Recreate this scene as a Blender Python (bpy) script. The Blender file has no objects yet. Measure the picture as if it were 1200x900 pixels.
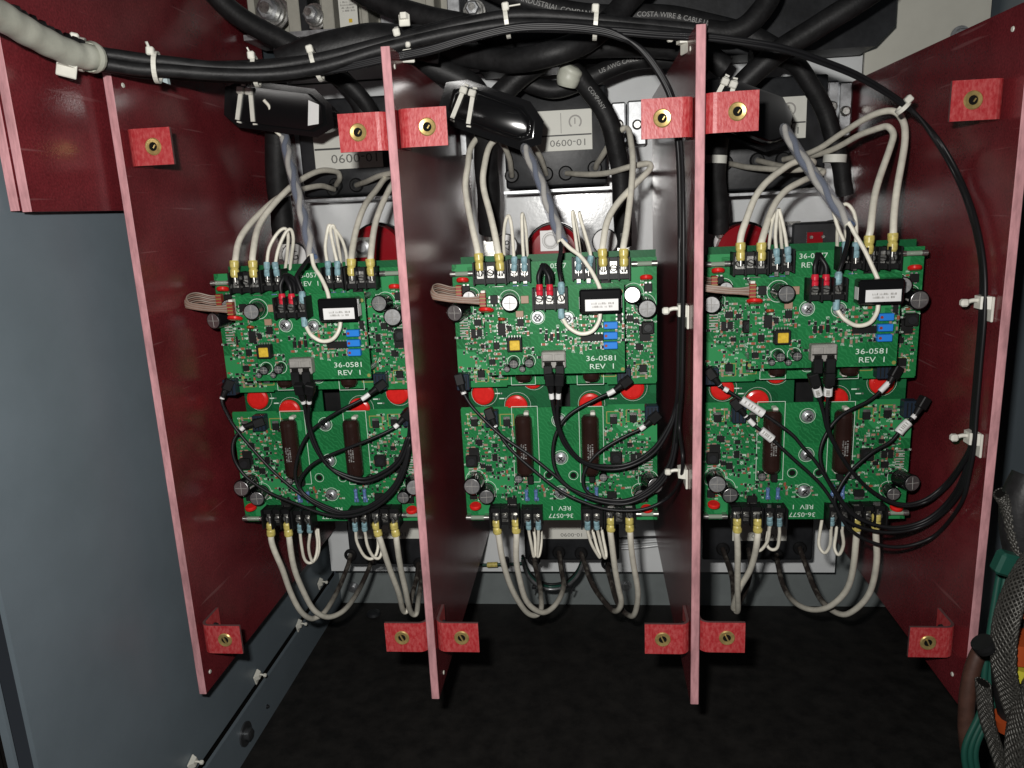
import bpy, bmesh, math, random
from mathutils import Vector, Matrix
random.seed(7)
S = bpy.context.scene
COL = S.collection
ZC = 0.61                      # camera height above the cabinet floor
# ------------------------------------------------------------------ camera
F = 890.0
def _ray(px, py): return Vector(((px - 600) / F, (py - 450) / F, 1.0))
_d = _ray(688, 240).normalized()
_v = _ray(780, 4300); _v = (_v - _d * _v.dot(_d)).normalized()
_x = _v.cross(_d)
ROT = Matrix((_x, _d, -_v))     # camera (right, down, forward) -> world
cam_d = bpy.data.cameras.new('camera'); cam = bpy.data.objects.new('camera', cam_d); COL.objects.link(cam)
cam_d.sensor_width = 36; cam_d.lens = F / 1200 * 36; cam_d.clip_start = 0.01; cam_d.clip_end = 50
cr, cu, cb = ROT.col[0], -ROT.col[1], -ROT.col[2]
cam.matrix_world = Matrix(((cr.x, cu.x, cb.x, 0), (cr.y, cu.y, cb.y, 0), (cr.z, cu.z, cb.z, ZC), (0, 0, 0, 1)))
S.camera = cam
# ------------------------------------------------------------------ light
w = bpy.data.worlds.new('World'); S.world = w; w.use_nodes = True
w.node_tree.nodes['Background'].inputs[0].default_value = (0.75, 0.85, 1.0, 1)
w.node_tree.nodes['Background'].inputs[1].default_value = 0.024
fl = bpy.data.lights.new('camera_flash', 'AREA'); fl.shape = 'RECTANGLE'; fl.size = 0.022; fl.size_y = 0.014
fl.energy = 5.0; fl.spread = math.radians(162); fl.color = (1.0, 0.975, 0.94)
flo = bpy.data.objects.new('camera_flash', fl); COL.objects.link(flo)
flo.matrix_world = cam.matrix_world.copy(); flo.location = (-0.032, -0.004, ZC + 0.046)
S.view_settings.view_transform = 'Standard'; S.view_settings.look = 'None'
S.view_settings.exposure = 0; S.view_settings.gamma = 1
S.render.engine = 'CYCLES'
S.cycles.max_bounces = 6; S.cycles.sample_clamp_indirect = 3.0; S.cycles.transparent_max_bounces = 12
# ------------------------------------------------------------------ helpers
def at(px, py, Y=None, X=None, Z=None):
    """point of the cabinet seen at photo pixel (px, py) on a plane of known depth, side or height"""
    q = ROT @ _ray(px, py)
    if Y is not None: k = Y / q.y
    elif X is not None: k = X / q.x
    else: k = (Z - ZC) / q.z
    return Vector((q.x * k, q.y * k, q.z * k + ZC))

def mat(name, col, rough=0.5, metal=0.0, var=0.0, scale=60, bump=0.0, bscale=400, coat=0.0, spec=0.5, col2=None, stretch=None):
    m = bpy.data.materials.new(name); m.use_nodes = True
    nt = m.node_tree; b = nt.nodes['Principled BSDF']
    b.inputs['Base Color'].default_value = (*col, 1); b.inputs['Roughness'].default_value = rough
    b.inputs['Metallic'].default_value = metal; b.inputs['Coat Weight'].default_value = coat
    b.inputs['Specular IOR Level'].default_value = spec
    tc = nt.nodes.new('ShaderNodeTexCoord'); src = tc.outputs['Object']
    if stretch:
        mp = nt.nodes.new('ShaderNodeMapping'); mp.inputs['Scale'].default_value = stretch
        nt.links.new(src, mp.inputs[0]); src = mp.outputs[0]
    if var or col2:
        n = nt.nodes.new('ShaderNodeTexNoise'); n.inputs['Scale'].default_value = scale; n.inputs['Detail'].default_value = 5
        n.inputs['Roughness'].default_value = 0.65
        nt.links.new(src, n.inputs['Vector'])
        r = nt.nodes.new('ShaderNodeValToRGB')
        c2 = col2 or tuple(min(1, c * (1 + var)) for c in col)
        c1 = col if col2 else tuple(c * (1 - var) for c in col)
        r.color_ramp.elements[0].position = 0.35; r.color_ramp.elements[1].position = 0.68
        r.color_ramp.elements[0].color = (*c1, 1); r.color_ramp.elements[1].color = (*c2, 1)
        nt.links.new(n.outputs['Fac'], r.inputs[0]); nt.links.new(r.outputs[0], b.inputs['Base Color'])
        mr = nt.nodes.new('ShaderNodeMapRange'); mr.inputs['To Min'].default_value = rough * 0.85; mr.inputs['To Max'].default_value = min(1, rough * 1.2)
        nt.links.new(n.outputs['Fac'], mr.inputs['Value']); nt.links.new(mr.outputs[0], b.inputs['Roughness'])
    if bump:
        n2 = nt.nodes.new('ShaderNodeTexNoise'); n2.inputs['Scale'].default_value = bscale; n2.inputs['Detail'].default_value = 3
        nt.links.new(src, n2.inputs['Vector'])
        bp = nt.nodes.new('ShaderNodeBump'); bp.inputs['Strength'].default_value = bump; bp.inputs['Distance'].default_value = 0.001
        nt.links.new(n2.outputs['Fac'], bp.inputs['Height']); nt.links.new(bp.outputs[0], b.inputs['Normal'])
    return m

def basis(axis):
    a = Vector(axis).normalized()
    h = Vector((0, 0, 1)) if abs(a.z) < 0.9 else Vector((1, 0, 0))
    u = h.cross(a).normalized(); v = a.cross(u)
    return a, u, v

class MB:
    def __init__(s): s.v = []; s.f = []; s.m = []; s.sm = []; s.mats = []; s.att = {}
    def mi(s, m):
        if m not in s.mats: s.mats.append(m)
        return s.mats.index(m)
    def add(s, vs, fs, m, smooth=False):
        o = len(s.v); s.v += [Vector(q) for q in vs]; k = s.mi(m)
        for f in fs: s.f.append([i + o for i in f]); s.m.append(k); s.sm.append(smooth)
        return o
    def box(s, c, sz, m, R=None):
        c = Vector(c); hx, hy, hz = sz[0] / 2, sz[1] / 2, sz[2] / 2
        vs = [Vector((x, y, z)) for x in (-hx, hx) for y in (-hy, hy) for z in (-hz, hz)]
        if R is not None: vs = [R @ q for q in vs]
        s.add([c + q for q in vs], [(0, 1, 3, 2), (4, 6, 7, 5), (0, 4, 5, 1), (2, 3, 7, 6), (0, 2, 6, 4), (1, 5, 7, 3)], m); return s
    def cbox(s, c, sz, m, bev, R=None, seg=1):
        bm = bmesh.new(); bmesh.ops.create_cube(bm, size=1)
        for q in bm.verts: q.co = Vector((q.co.x * sz[0], q.co.y * sz[1], q.co.z * sz[2]))
        bmesh.ops.bevel(bm, geom=bm.edges[:], offset=bev, segments=seg, affect='EDGES', profile=0.5)
        bm.verts.index_update(); c = Vector(c)
        vs = [c + ((R @ q.co) if R is not None else q.co) for q in bm.verts]
        s.add(vs, [[q.index for q in f.verts] for f in bm.faces], m, seg > 1); bm.free(); return s
    def rev(s, p, axis, prof, m, n=12, cap=True):
        """prof: list of (distance along axis, radius); sharp between bands"""
        a, u, v = basis(axis); p = Vector(p)
        ring = lambda d, r: [p + a * d + (u * math.cos(2 * math.pi * k / n) + v * math.sin(2 * math.pi * k / n)) * r for k in range(n)]
        for (d0, r0), (d1, r1) in zip(prof, prof[1:]):
            vs = ring(d0, r0) + ring(d1, r1)
            s.add(vs, [(k, (k + 1) % n, n + (k + 1) % n, n + k) for k in range(n)], m, abs(d1 - d0) > 1e-6)
        if cap:
            s.add(ring(*prof[0]), [list(range(n))[::-1]], m); s.add(ring(*prof[-1]), [list(range(n))], m)
        return s
    def cyl(s, p0, p1, r, m, n=12):
        d = Vector(p1) - Vector(p0); return s.rev(p0, d, [(0, r), (d.length, r)], m, n)
    def tube(s, pts, r, m, n=8, caps=True, flat=1.0, upv=None, attr=None):
        """pts: list of Vectors; r: radius or list; flat: squash of the second axis"""
        N = len(pts); o = len(s.v); rr = r if isinstance(r, (list, tuple)) else [r] * N
        t = (pts[1] - pts[0]).normalized(); a, u, vv = basis(t)
        if upv is not None:
            u = (Vector(upv) - t * Vector(upv).dot(t)).normalized()
        vs = []
        for i in range(N):
            t = (pts[min(i + 1, N - 1)] - pts[max(i - 1, 0)]).normalized()
            u = (u - t * u.dot(t)).normalized(); vv = t.cross(u)
            for k in range(n):
                an = 2 * math.pi * k / n
                vs.append(pts[i] + (u * math.cos(an) + vv * math.sin(an) * flat) * rr[i])
        fs = [(i * n + k, i * n + (k + 1) % n, (i + 1) * n + (k + 1) % n, (i + 1) * n + k) for i in range(N - 1) for k in range(n)]
        s.add(vs, fs, m, True)
        if attr:
            for i in range(N):
                for k in range(n): s.att[o + i * n + k] = attr[i]
        if caps:
            s.add(vs[:n], [list(range(n))[::-1]], m); s.add(vs[-n:], [list(range(n))], m)
        return s
    def prism(s, poly, off, m, mside=None):
        n = len(poly); off = Vector(off); a = [Vector(q) for q in poly]; b = [q + off for q in a]
        s.add(a, [list(range(n))], m); s.add(b, [list(range(n))[::-1]], m)
        s.add(a + b, [(k, n + k, n + (k + 1) % n, (k + 1) % n) for k in range(n)], mside or m); return s
    def build(s, name, parent=None, origin=None):
        if parent is not None: o0 = ORG.get(parent.name, Vector((0, 0, 0)))
        elif origin is not None: o0 = Vector(origin)
        else:
            xs = [q.x for q in s.v]; ys = [q.y for q in s.v]; zs = [q.z for q in s.v]
            o0 = Vector(((min(xs) + max(xs)) / 2, (min(ys) + max(ys)) / 2, min(zs)))
        me = bpy.data.meshes.new(name); me.from_pydata([q - o0 for q in s.v], [], s.f)
        for q in s.mats: me.materials.append(q)
        me.polygons.foreach_set('material_index', s.m); me.polygons.foreach_set('use_smooth', s.sm)
        if s.att:
            at_ = me.attributes.new('tail_dark', 'FLOAT', 'POINT')
            for i, val in s.att.items(): at_.data[i].value = val
        me.update()
        bm = bmesh.new(); bm.from_mesh(me); bmesh.ops.recalc_face_normals(bm, faces=bm.faces); bm.to_mesh(me); bm.free()
        ob = bpy.data.objects.new(name, me); COL.objects.link(ob)
        if parent is not None: ob.parent = parent
        else: ob.location = o0
        ORG[ob.name] = o0
        return ob
ORG = {}
def thing(name, label, cat, loc=(0, 0, 0), group=None):
    o = bpy.data.objects.new(name, None); COL.objects.link(o); o.location = loc; o.empty_display_size = 0.01
    ORG[o.name] = Vector(loc); return tag(o, label, cat, group)
def tag(o, label, cat=None, group=None, kind=None):
    if label: o['label'] = label
    if cat: o['category'] = cat
    if group: o['group'] = group
    if kind: o['kind'] = kind
    return o
def copy_tree(o, parent=None):
    c = o.copy(); COL.objects.link(c); c.parent = parent
    if parent is None: ORG[c.name] = ORG[o.name]
    for ch in list(o.children): copy_tree(ch, c)
    return c
def catmull(p, sub=5):
    out = []
    q = [p[0] * 2 - p[1]] + list(p) + [p[-1] * 2 - p[-2]]
    for i in range(1, len(q) - 2):
        a, b, c, d = q[i - 1], q[i], q[i + 1], q[i + 2]
        for k in range(sub):
            t = k / sub
            out.append(0.5 * ((2 * b) + (c - a) * t + (2 * a - 5 * b + 4 * c - d) * t * t + (3 * b - a - 3 * c + d) * t ** 3))
    out.append(p[-1]); return out
def path(px, ys, sub=5, xmax=None, extra=()):
    """photo pixels with depth profile ys=[(fraction, Y)...] along the run -> smooth path in the cabinet"""
    L = [0]
    for a, b in zip(px, px[1:]): L.append(L[-1] + math.hypot(b[0] - a[0], b[1] - a[1]))
    def yy(t):
        for (t0, y0), (t1, y1) in zip(ys, ys[1:]):
            if t <= t1: return y0 + (y1 - y0) * (t - t0) / max(1e-6, t1 - t0)
        return ys[-1][1]
    out = []
    for i, q in enumerate(px):
        p = at(q[0], q[1], q[2] if len(q) > 2 else yy(L[i] / L[-1]))
        if xmax is not None and p.x > xmax and p.z < ZC + 0.124: p = at(q[0], q[1], X=xmax)
        out.append(p)
    return catmull(out + list(extra), sub)
def lettering(name, body, height, m, parent, o, right, up, size_x=1.0, bend=None):
    cu_ = bpy.data.curves.new(name, 'FONT'); cu_.body = body; cu_.size = 1; cu_.resolution_u = 2
    cu_.align_x = 'CENTER'; cu_.align_y = 'CENTER'
    to = bpy.data.objects.new(name, cu_); COL.objects.link(to)
    me = bpy.data.meshes.new_from_object(to)
    bpy.data.objects.remove(to); bpy.data.curves.remove(cu_)
    k = height / 0.7; o = Vector(o); right = Vector(right); up = Vector(up)
    o0 = ORG.get(parent.name, Vector((0, 0, 0)))
    for q in me.vertices:
        x, y = q.co.x * k * size_x, q.co.y * k
        q.co = (bend(x, y) if bend else o + right * x + up * y) - o0
    me.name = name; me.materials.clear(); me.materials.append(m)
    ob = bpy.data.objects.new(name, me); COL.objects.link(ob); ob.parent = parent; ORG[ob.name] = o0
    return ob
X_, Y_, Z_ = Vector((1, 0, 0)), Vector((0, 1, 0)), Vector((0, 0, 1))
# ------------------------------------------------------------------ materials
def laminate():
    m = mat('red_laminate', (0.178, 0.022, 0.028), 0.24, var=0.25, scale=11, spec=0.5)
    nt = m.node_tree; b = nt.nodes['Principled BSDF']
    src = b.inputs['Base Color'].links[0].from_socket
    tc = nt.nodes.new('ShaderNodeTexCoord')
    n = nt.nodes.new('ShaderNodeTexNoise'); n.inputs['Scale'].default_value = 520; n.inputs['Detail'].default_value = 2
    nt.links.new(tc.outputs['Object'], n.inputs['Vector'])
    mp = nt.nodes.new('ShaderNodeMapping'); mp.inputs['Rotation'].default_value = (0.5, 0.3, 0.2); mp.inputs['Scale'].default_value = (2, 7, 170)
    nt.links.new(tc.outputs['Object'], mp.inputs[0])
    n2 = nt.nodes.new('ShaderNodeTexNoise'); n2.inputs['Scale'].default_value = 1.4; n2.inputs['Detail'].default_value = 1
    nt.links.new(mp.outputs[0], n2.inputs['Vector'])
    r = nt.nodes.new('ShaderNodeValToRGB'); r.color_ramp.elements[0].position = 0.70; r.color_ramp.elements[1].position = 0.76
    r.color_ramp.elements[0].color = (0, 0, 0, 1); r.color_ramp.elements[1].color = (0.16, 0.16, 0.16, 1)
    nt.links.new(n2.outputs['Fac'], r.inputs[0])
    mx = nt.nodes.new('ShaderNodeMix'); mx.data_type = 'RGBA'; mx.blend_type = 'MULTIPLY'; mx.inputs[0].default_value = 0.85
    nt.links.new(src, mx.inputs[6])
    rr = nt.nodes.new('ShaderNodeValToRGB'); rr.color_ramp.elements[0].position = 0.3; rr.color_ramp.elements[1].position = 0.75
    rr.color_ramp.elements[0].color = (0.55, 0.55, 0.55, 1); rr.color_ramp.elements[1].color = (1, 1, 1, 1)
    nt.links.new(n.outputs['Fac'], rr.inputs[0]); nt.links.new(rr.outputs[0], mx.inputs[7])
    mx2 = nt.nodes.new('ShaderNodeMix'); mx2.data_type = 'RGBA'; mx2.blend_type = 'MIX'
    nt.links.new(r.outputs[0], mx2.inputs[0]); nt.links.new(mx.outputs[2], mx2.inputs[6]); mx2.inputs[7].default_value = (0.5, 0.3, 0.3, 1)
    nt.links.new(mx2.outputs[2], b.inputs['Base Color'])
    bp = nt.nodes.new('ShaderNodeBump'); bp.inputs['Strength'].default_value = 0.10; bp.inputs['Distance'].default_value = 0.001
    nt.links.new(n.outputs['Fac'], bp.inputs['Height']); nt.links.new(bp.outputs[0], b.inputs['Normal'])
    return m
def fibrous(name, c, c2):
    m = mat(name, c, 0.42, col2=c2, scale=420, bump=0.25, bscale=500, stretch=(1, 1, 0.5))
    b = m.node_tree.nodes['Principled BSDF']; r = b.inputs['Base Color'].links[0].from_node
    r.color_ramp.elements[0].position = 0.40; r.color_ramp.elements[1].position = 0.82
    return m
def wire_white():
    m = mat('white_wire_insulation', (0.72, 0.69, 0.59), 0.42, var=0.12, scale=90)
    nt = m.node_tree; b = nt.nodes['Principled BSDF']; src = b.inputs['Base Color'].links[0].from_socket
    a = nt.nodes.new('ShaderNodeAttribute'); a.attribute_name = 'tail_dark'
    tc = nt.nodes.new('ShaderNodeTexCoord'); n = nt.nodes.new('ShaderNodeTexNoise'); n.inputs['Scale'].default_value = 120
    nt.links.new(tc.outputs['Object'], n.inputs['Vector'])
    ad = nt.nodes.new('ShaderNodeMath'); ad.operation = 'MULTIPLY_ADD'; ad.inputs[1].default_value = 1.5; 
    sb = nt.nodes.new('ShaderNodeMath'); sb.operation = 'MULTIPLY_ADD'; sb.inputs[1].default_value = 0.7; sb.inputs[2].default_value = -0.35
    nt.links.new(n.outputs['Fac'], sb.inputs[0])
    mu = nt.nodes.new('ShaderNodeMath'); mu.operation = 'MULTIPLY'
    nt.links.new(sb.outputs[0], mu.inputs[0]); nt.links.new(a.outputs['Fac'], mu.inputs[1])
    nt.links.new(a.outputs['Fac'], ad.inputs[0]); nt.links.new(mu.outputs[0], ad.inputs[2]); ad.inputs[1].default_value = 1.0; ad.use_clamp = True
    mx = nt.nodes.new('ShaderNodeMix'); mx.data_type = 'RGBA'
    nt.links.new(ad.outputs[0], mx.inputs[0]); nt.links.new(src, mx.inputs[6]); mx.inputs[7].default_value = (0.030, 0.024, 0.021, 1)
    nt.links.new(mx.outputs[2], b.inputs['Base Color']); return m
def pcb(name, c, c2):
    m = mat(name, c, 0.42, spec=0.16)
    nt = m.node_tree; b = nt.nodes['Principled BSDF']
    tc = nt.nodes.new('ShaderNodeTexCoord')
    v = nt.nodes.new('ShaderNodeTexVoronoi'); v.distance = 'MANHATTAN'; v.inputs['Scale'].default_value = 95; v.feature = 'F1'
    nt.links.new(tc.outputs['Object'], v.inputs['Vector'])
    v2 = nt.nodes.new('ShaderNodeTexVoronoi'); v2.distance = 'CHEBYCHEV'; v2.inputs['Scale'].default_value = 36
    nt.links.new(tc.outputs['Object'], v2.inputs['Vector'])
    r = nt.nodes.new('ShaderNodeValToRGB'); r.color_ramp.interpolation = 'CONSTANT'
    e = r.color_ramp.elements; e[0].color = (*c, 1); e[1].position = 0.42; e[1].color = (*c2, 1)
    e2 = e.new(0.5); e2.color = (*c, 1); e3 = e.new(0.63); e3.color = (*[q * 0.8 for q in c], 1)
    nt.links.new(v2.outputs['Color'], r.inputs[0])
    w_ = nt.nodes.new('ShaderNodeTexWave'); w_.bands_direction = 'DIAGONAL'; w_.inputs['Scale'].default_value = 130; w_.inputs['Distortion'].default_value = 9; w_.inputs['Detail'].default_value = 2
    nt.links.new(tc.outputs['Object'], w_.inputs['Vector'])
    rw = nt.nodes.new('ShaderNodeValToRGB'); rw.color_ramp.elements[0].position = 0.8; rw.color_ramp.elements[1].position = 0.86
    rw.color_ramp.elements[0].color = (0, 0, 0, 1); rw.color_ramp.elements[1].color = (0.45, 0.45, 0.45, 1)
    nt.links.new(w_.outputs['Fac'], rw.inputs[0])
    mx = nt.nodes.new('ShaderNodeMix'); mx.data_type = 'RGBA'
    nt.links.new(rw.outputs[0], mx.inputs[0]); nt.links.new(r.outputs[0], mx.inputs[6]); mx.inputs[7].default_value = (*c2, 1)
    nt.links.new(mx.outputs[2], b.inputs['Base Color']); return m
def clear_sleeve():
    m = bpy.data.materials.new('clear_sleeve'); m.use_nodes = True; nt = m.node_tree; nt.nodes.clear()
    o = nt.nodes.new('ShaderNodeOutputMaterial'); t = nt.nodes.new('ShaderNodeBsdfTransparent'); t.inputs[0].default_value = (0.9, 0.9, 0.92, 1)
    g = nt.nodes.new('ShaderNodeBsdfPrincipled'); g.inputs['Base Color'].default_value = (0.42, 0.43, 0.46, 1); g.inputs['Roughness'].default_value = 0.25
    mx = nt.nodes.new('ShaderNodeMixShader'); mx.inputs[0].default_value = 0.30
    nt.links.new(t.outputs[0], mx.inputs[1]); nt.links.new(g.outputs[0], mx.inputs[2]); nt.links.new(mx.outputs[0], o.inputs[0]); return m
def braid():
    m = mat('grey_braid', (0.16, 0.16, 0.15), 0.5, metal=0.55, var=0.3, scale=300)
    nt = m.node_tree; b = nt.nodes['Principled BSDF']
    tc = nt.nodes.new('ShaderNodeTexCoord')
    w_ = nt.nodes.new('ShaderNodeTexChecker'); w_.inputs['Scale'].default_value = 420
    mp = nt.nodes.new('ShaderNodeMapping'); mp.inputs['Rotation'].default_value = (0.6, 0.785, 0.4)
    nt.links.new(tc.outputs['Object'], mp.inputs[0]); nt.links.new(mp.outputs[0], w_.inputs['Vector'])
    bp = nt.nodes.new('ShaderNodeBump'); bp.inputs['Strength'].default_value = 0.8; bp.inputs['Distance'].default_value = 0.0015
    nt.links.new(w_.outputs['Fac'], bp.inputs['Height']); nt.links.new(bp.outputs[0], b.inputs['Normal']); return m
M = dict(
    lam=laminate(), edge=mat('laminate_cut_edge', (0.47, 0.235, 0.25), 0.8, var=0.30, scale=110, stretch=(1, 1, 0.25), bump=0.5, bscale=350, spec=.2),
    brk=fibrous('red_bracket', (0.36, 0.022, 0.027), (0.52, 0.12, 0.115)), brkedge=mat('bracket_edge', (0.10, 0.045, 0.045), 0.7, var=0.2),
    brass=mat('brass', (0.60, 0.44, 0.17), 0.30, 0.65, var=0.15, scale=300), dark=mat('dark_hollow', (0.006, 0.0055, 0.005), 0.8, spec=0.1),
    wall=mat('blue_grey_paint', (0.138, 0.171, 0.195), 0.40, var=0.07, scale=9, bump=0.08, bscale=700),
    wallb=mat('grey_back_wall_paint', (0.20, 0.225, 0.225), 0.5, var=0.08, scale=20),
    plate=mat('light_grey_enamel', (0.73, 0.75, 0.755), 0.15, var=0.05, scale=12, bump=0.06, bscale=300),
    plate_r=mat('cream_enamel', (0.58, 0.57, 0.50), 0.4, var=0.06, scale=12),
    floor=mat('black_rubber', (0.0085, 0.0080, 0.0076), 0.60, spec=0.3, col2=(0.019, 0.0175, 0.016), scale=42, bump=0.15, bscale=220),
    black=mat('black_plastic', (0.008, 0.008, 0.0085), 0.45, var=0.2, scale=60, spec=0.22), blackg=mat('glossy_black_plastic', (0.006, 0.006, 0.0065), 0.14, spec=0.45),
    rubber=mat('black_cable_rubber', (0.011, 0.011, 0.0115), 0.50, var=0.4, scale=70, bump=0.2, bscale=420, spec=0.28),
    fibre=mat('black_thin_jacket', (0.009, 0.009, 0.010), 0.42, spec=0.25), modp=mat('dark_module_case', (0.016, 0.017, 0.019), 0.42, var=0.4, scale=30, bump=0.15, bscale=160, spec=0.36),
    wire=wire_white(), yel=mat('yellow_crimp', (0.55, 0.46, 0.13), 0.3, var=0.25, scale=300), blu=mat('pale_blue_crimp', (0.22, 0.36, 0.40), 0.28, var=0.3, scale=300),
    redc=mat('red_crimp', (0.55, 0.02, 0.04), 0.25, var=0.2, scale=300), silver=mat('tinned_metal', (0.46, 0.455, 0.43), 0.30, 0.9, var=0.35, scale=350),
    steel=mat('zinc_steel', (0.42, 0.43, 0.44), 0.42, 0.85, var=0.25, scale=120),
    pcb=pcb('green_solder_mask', (0.011, 0.145, 0.042), (0.028, 0.225, 0.075)), pcbedge=mat('board_edge', (0.03, 0.06, 0.03), 0.7),
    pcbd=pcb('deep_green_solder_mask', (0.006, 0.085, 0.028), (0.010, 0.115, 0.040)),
    silk=mat('silkscreen_white', (0.60, 0.70, 0.62), 0.7, spec=.2), tan=mat('tan_pad', (0.25, 0.23, 0.06), 0.4), solder=mat('solder', (0.6, 0.6, 0.58), 0.35, 0.9),
    can=mat('capacitor_top', (0.46, 0.46, 0.46), 0.36, 0.92, var=0.12, scale=200), res=mat('blue_resistor', (0.10, 0.17, 0.36), 0.35, var=0.4, scale=500),
    brown=mat('brown_glazed_tube', (0.022, 0.010, 0.008), 0.22, var=0.2, scale=50), trim=mat('blue_trimmer', (0.02, 0.19, 0.62), 0.4, spec=.25),
    redv=mat('red_varistor', (0.60, 0.016, 0.013), 0.25, var=0.1, scale=200), gold=mat('yellow_tape', (0.62, 0.42, 0.04), 0.3, var=0.2, scale=300),
    smdt=mat('tan_ceramic_chip', (0.30, 0.19, 0.13), 0.5), smdr=mat('rust_chip', (0.28, 0.07, 0.03), 0.5), smdk=mat('black_chip', (0.010, 0.010, 0.010), 0.5, var=0.2, spec=0.2),
    white=mat('white_plastic', (0.66, 0.65, 0.58), 0.4, var=0.06, scale=120), paper=mat('white_label', (0.66, 0.66, 0.60), 0.55, var=0.04, scale=40),
    paperb=mat('bright_label', (0.72, 0.72, 0.71), 0.5, var=0.05, scale=60), ink=mat('label_ink', (0.05, 0.05, 0.05), 0.6), inkg=mat('grey_ink', (0.32, 0.31, 0.29), 0.6),
    grip=mat('grey_receptacle', (0.27, 0.26, 0.24), 0.45, var=0.15, scale=200), ribbon=mat('brown_ribbon_wire', (0.24, 0.15, 0.115), 0.42, var=0.2, scale=200),
    ribr=mat('ribbon_plug_red', (0.24, 0.03, 0.02), 0.45), sblue=mat('blue_twisted_wire', (0.09, 0.13, 0.22), 0.35), clear=clear_sleeve(),
    knob=mat('red_insulator', (0.24, 0.008, 0.013), 0.16, coat=0.5), conn=mat('dark_blue_socket', (0.012, 0.021, 0.036), 0.4, spec=.3), braid=mat('grey_braid', (0.058, 0.056, 0.050), 0.45, metal=0.5, var=0.3, scale=300),
    green=mat('green_wire', (0.008, 0.055, 0.040), 0.4), orange=mat('orange_tape', (0.30, 0.05, 0.012), 0.4), yell=mat('yellow_tape_band', (0.40, 0.36, 0.03), 0.4),
    brownw=mat('brown_wire', (0.05, 0.022, 0.015), 0.5, var=0.3), printc=mat('cable_print', (0.26, 0.26, 0.25), 0.6), cream=mat('cream_insulator', (0.36, 0.35, 0.30), 0.45, var=0.1),
    inkm=mat('worn_ink', (0.14, 0.14, 0.13), 0.6), boltd=mat('dull_steel', (0.10, 0.105, 0.11), 0.35, 0.7), ribbon2=mat('grey_ribbon_wire', (0.30, 0.24, 0.20), 0.42), blup=mat('pale_blue_clip', (0.42, 0.50, 0.52), 0.35), glass=mat('fuse_glass', (0.25, 0.30, 0.24), 0.12, spec=0.7), wrap=mat('white_spiral_wrap', (0.46, 0.47, 0.40), 0.45, var=0.12, scale=50),
)
# ------------------------------------------------------------------ setting
YP = 1.01                                    # face of the light mounting plate
XW = -0.41; XR = 0.47; YB = 1.086
def struct(mb, name, origin=None):
    return tag(mb.build(name, origin=origin), None, kind='structure')
struct(MB().box((0.03, 0.60, -0.01), (0.92, 1.2, 0.02), M['floor']), 'floor')
zs = 0.063                                   # seam height on the left wall
mb = MB(); mb.box((XW - 0.002, 0.7645, zs + 0.004 + 0.6), (0.004, 0.643, 1.2), M['wall'])
mb.box((XW - 0.002, 0.7645, zs / 2 - 0.006), (0.004, 0.643, zs - 0.006), M['wall'])
mb.box((XW - 0.012, 0.7645, zs), (0.008, 0.643, 0.03), M['dark']); lw = struct(mb, 'wall_left')
# front rim of the cabinet on the left: dark gap, thin bright lip, dark door return
mb = MB(); mb.box((XW - 0.024, 0.434, 0.6), (0.02, 0.015, 1.3), M['dark'])
mb.box((XW - 0.003, 0.4252, 0.6), (0.006, 0.0026, 1.3), M['wall'])
mb.box((XW - 0.024, 0.36, 0.6), (0.03, 0.127, 1.3), M['dark']); struct(mb, 'door_frame')
struct(MB().box((0.03, YB + 0.002, 0.6), (0.89, 0.004, 1.24), M['wallb']), 'wall_back')
struct(MB().box((XR + 0.002, 0.80, 0.6), (0.004, 0.58, 1.24), M['wall']), 'wall_right')
zb = at(690, 670, YP).z; xr = at(1150, 0, YP).x
zm_ = at(600, 84, YP).z
pl = MB(); pl.box(((-0.392 + 0.332) / 2, YP + 0.002, (zb + zm_) / 2), (0.724, 0.004, zm_ - zb), M['plate'])
pl.box(((-0.392 + 0.332) / 2, YP + 0.002, zm_ + 0.0022 + 0.21), (0.724, 0.004, 0.42), M['plate']); 
plate = struct(pl, 'mounting_plate')
# the cream panel at the upper right, a step in front of the plate
x0 = at(1012, 92, 0.985).x
cp = MB(); cp.box(((x0 + xr) / 2 + 0.0, 0.987, 0.90), (xr - x0, 0.004, 0.50), M['plate_r']); struct(cp, 'upper_panel')
# wall fixings
def bolt(name, label, p, axis, r, group=None, parent=None, washer=1.7, m='steel', h=0.005, hexa=6):
    mb = MB(); p = Vector(p); a = Vector(axis).normalized()
    mb.rev(p, a, [(0, r * washer), (r * 0.25, r * washer)], M[m], 20)
    mb.rev(p + a * r * 0.25, a, [(0, r), (h * 0.8, r), (h, r * 0.82)], M[m], hexa)
    mb.rev(p + a * (h + 0.0001 + r * 0.25), a, [(0, r * 0.5), (0.0003, r * 0.45)], M[m], 12)
    o = mb.build(name, parent)
    if parent is None: tag(o, label, 'bolt', group)
    return o
for (px, py, lb) in ((287, 860, 'dark hex bolt low on the left cabinet wall near floor'),):
    bolt('wall_bolt', lb, at(px, py, X=XW), X_, 0.0080, None, None, 1.75, 'boltd', 0.006)
bolt('wall_bolt', 'small dark screw on left wall above the floor edge', at(313, 828, X=XW), X_, 0.002, None, None, 1.4, 'modp', 0.002)
for px, py, lb in ((414, 688, 'shiny bolt on grey back wall in left bay'), (733, 686, 'shiny bolt on grey back wall in middle bay')):
    bolt('wall_bolt', lb, at(px, py, YB), -Y_, 0.006, 'bolts on the back wall', None, 1.6)
bolt('wall_bolt', 'shiny bolt at inner back corner of left wall', at(398, 663, X=XW), X_, 0.006, None, None, 1.5)
bolt('wall_bolt', 'grey hex bolt above top edge of rightmost red panel', at(1125, 42, 0.983), -Y_, 0.008, None, None, 1.35, 'steel')
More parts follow.
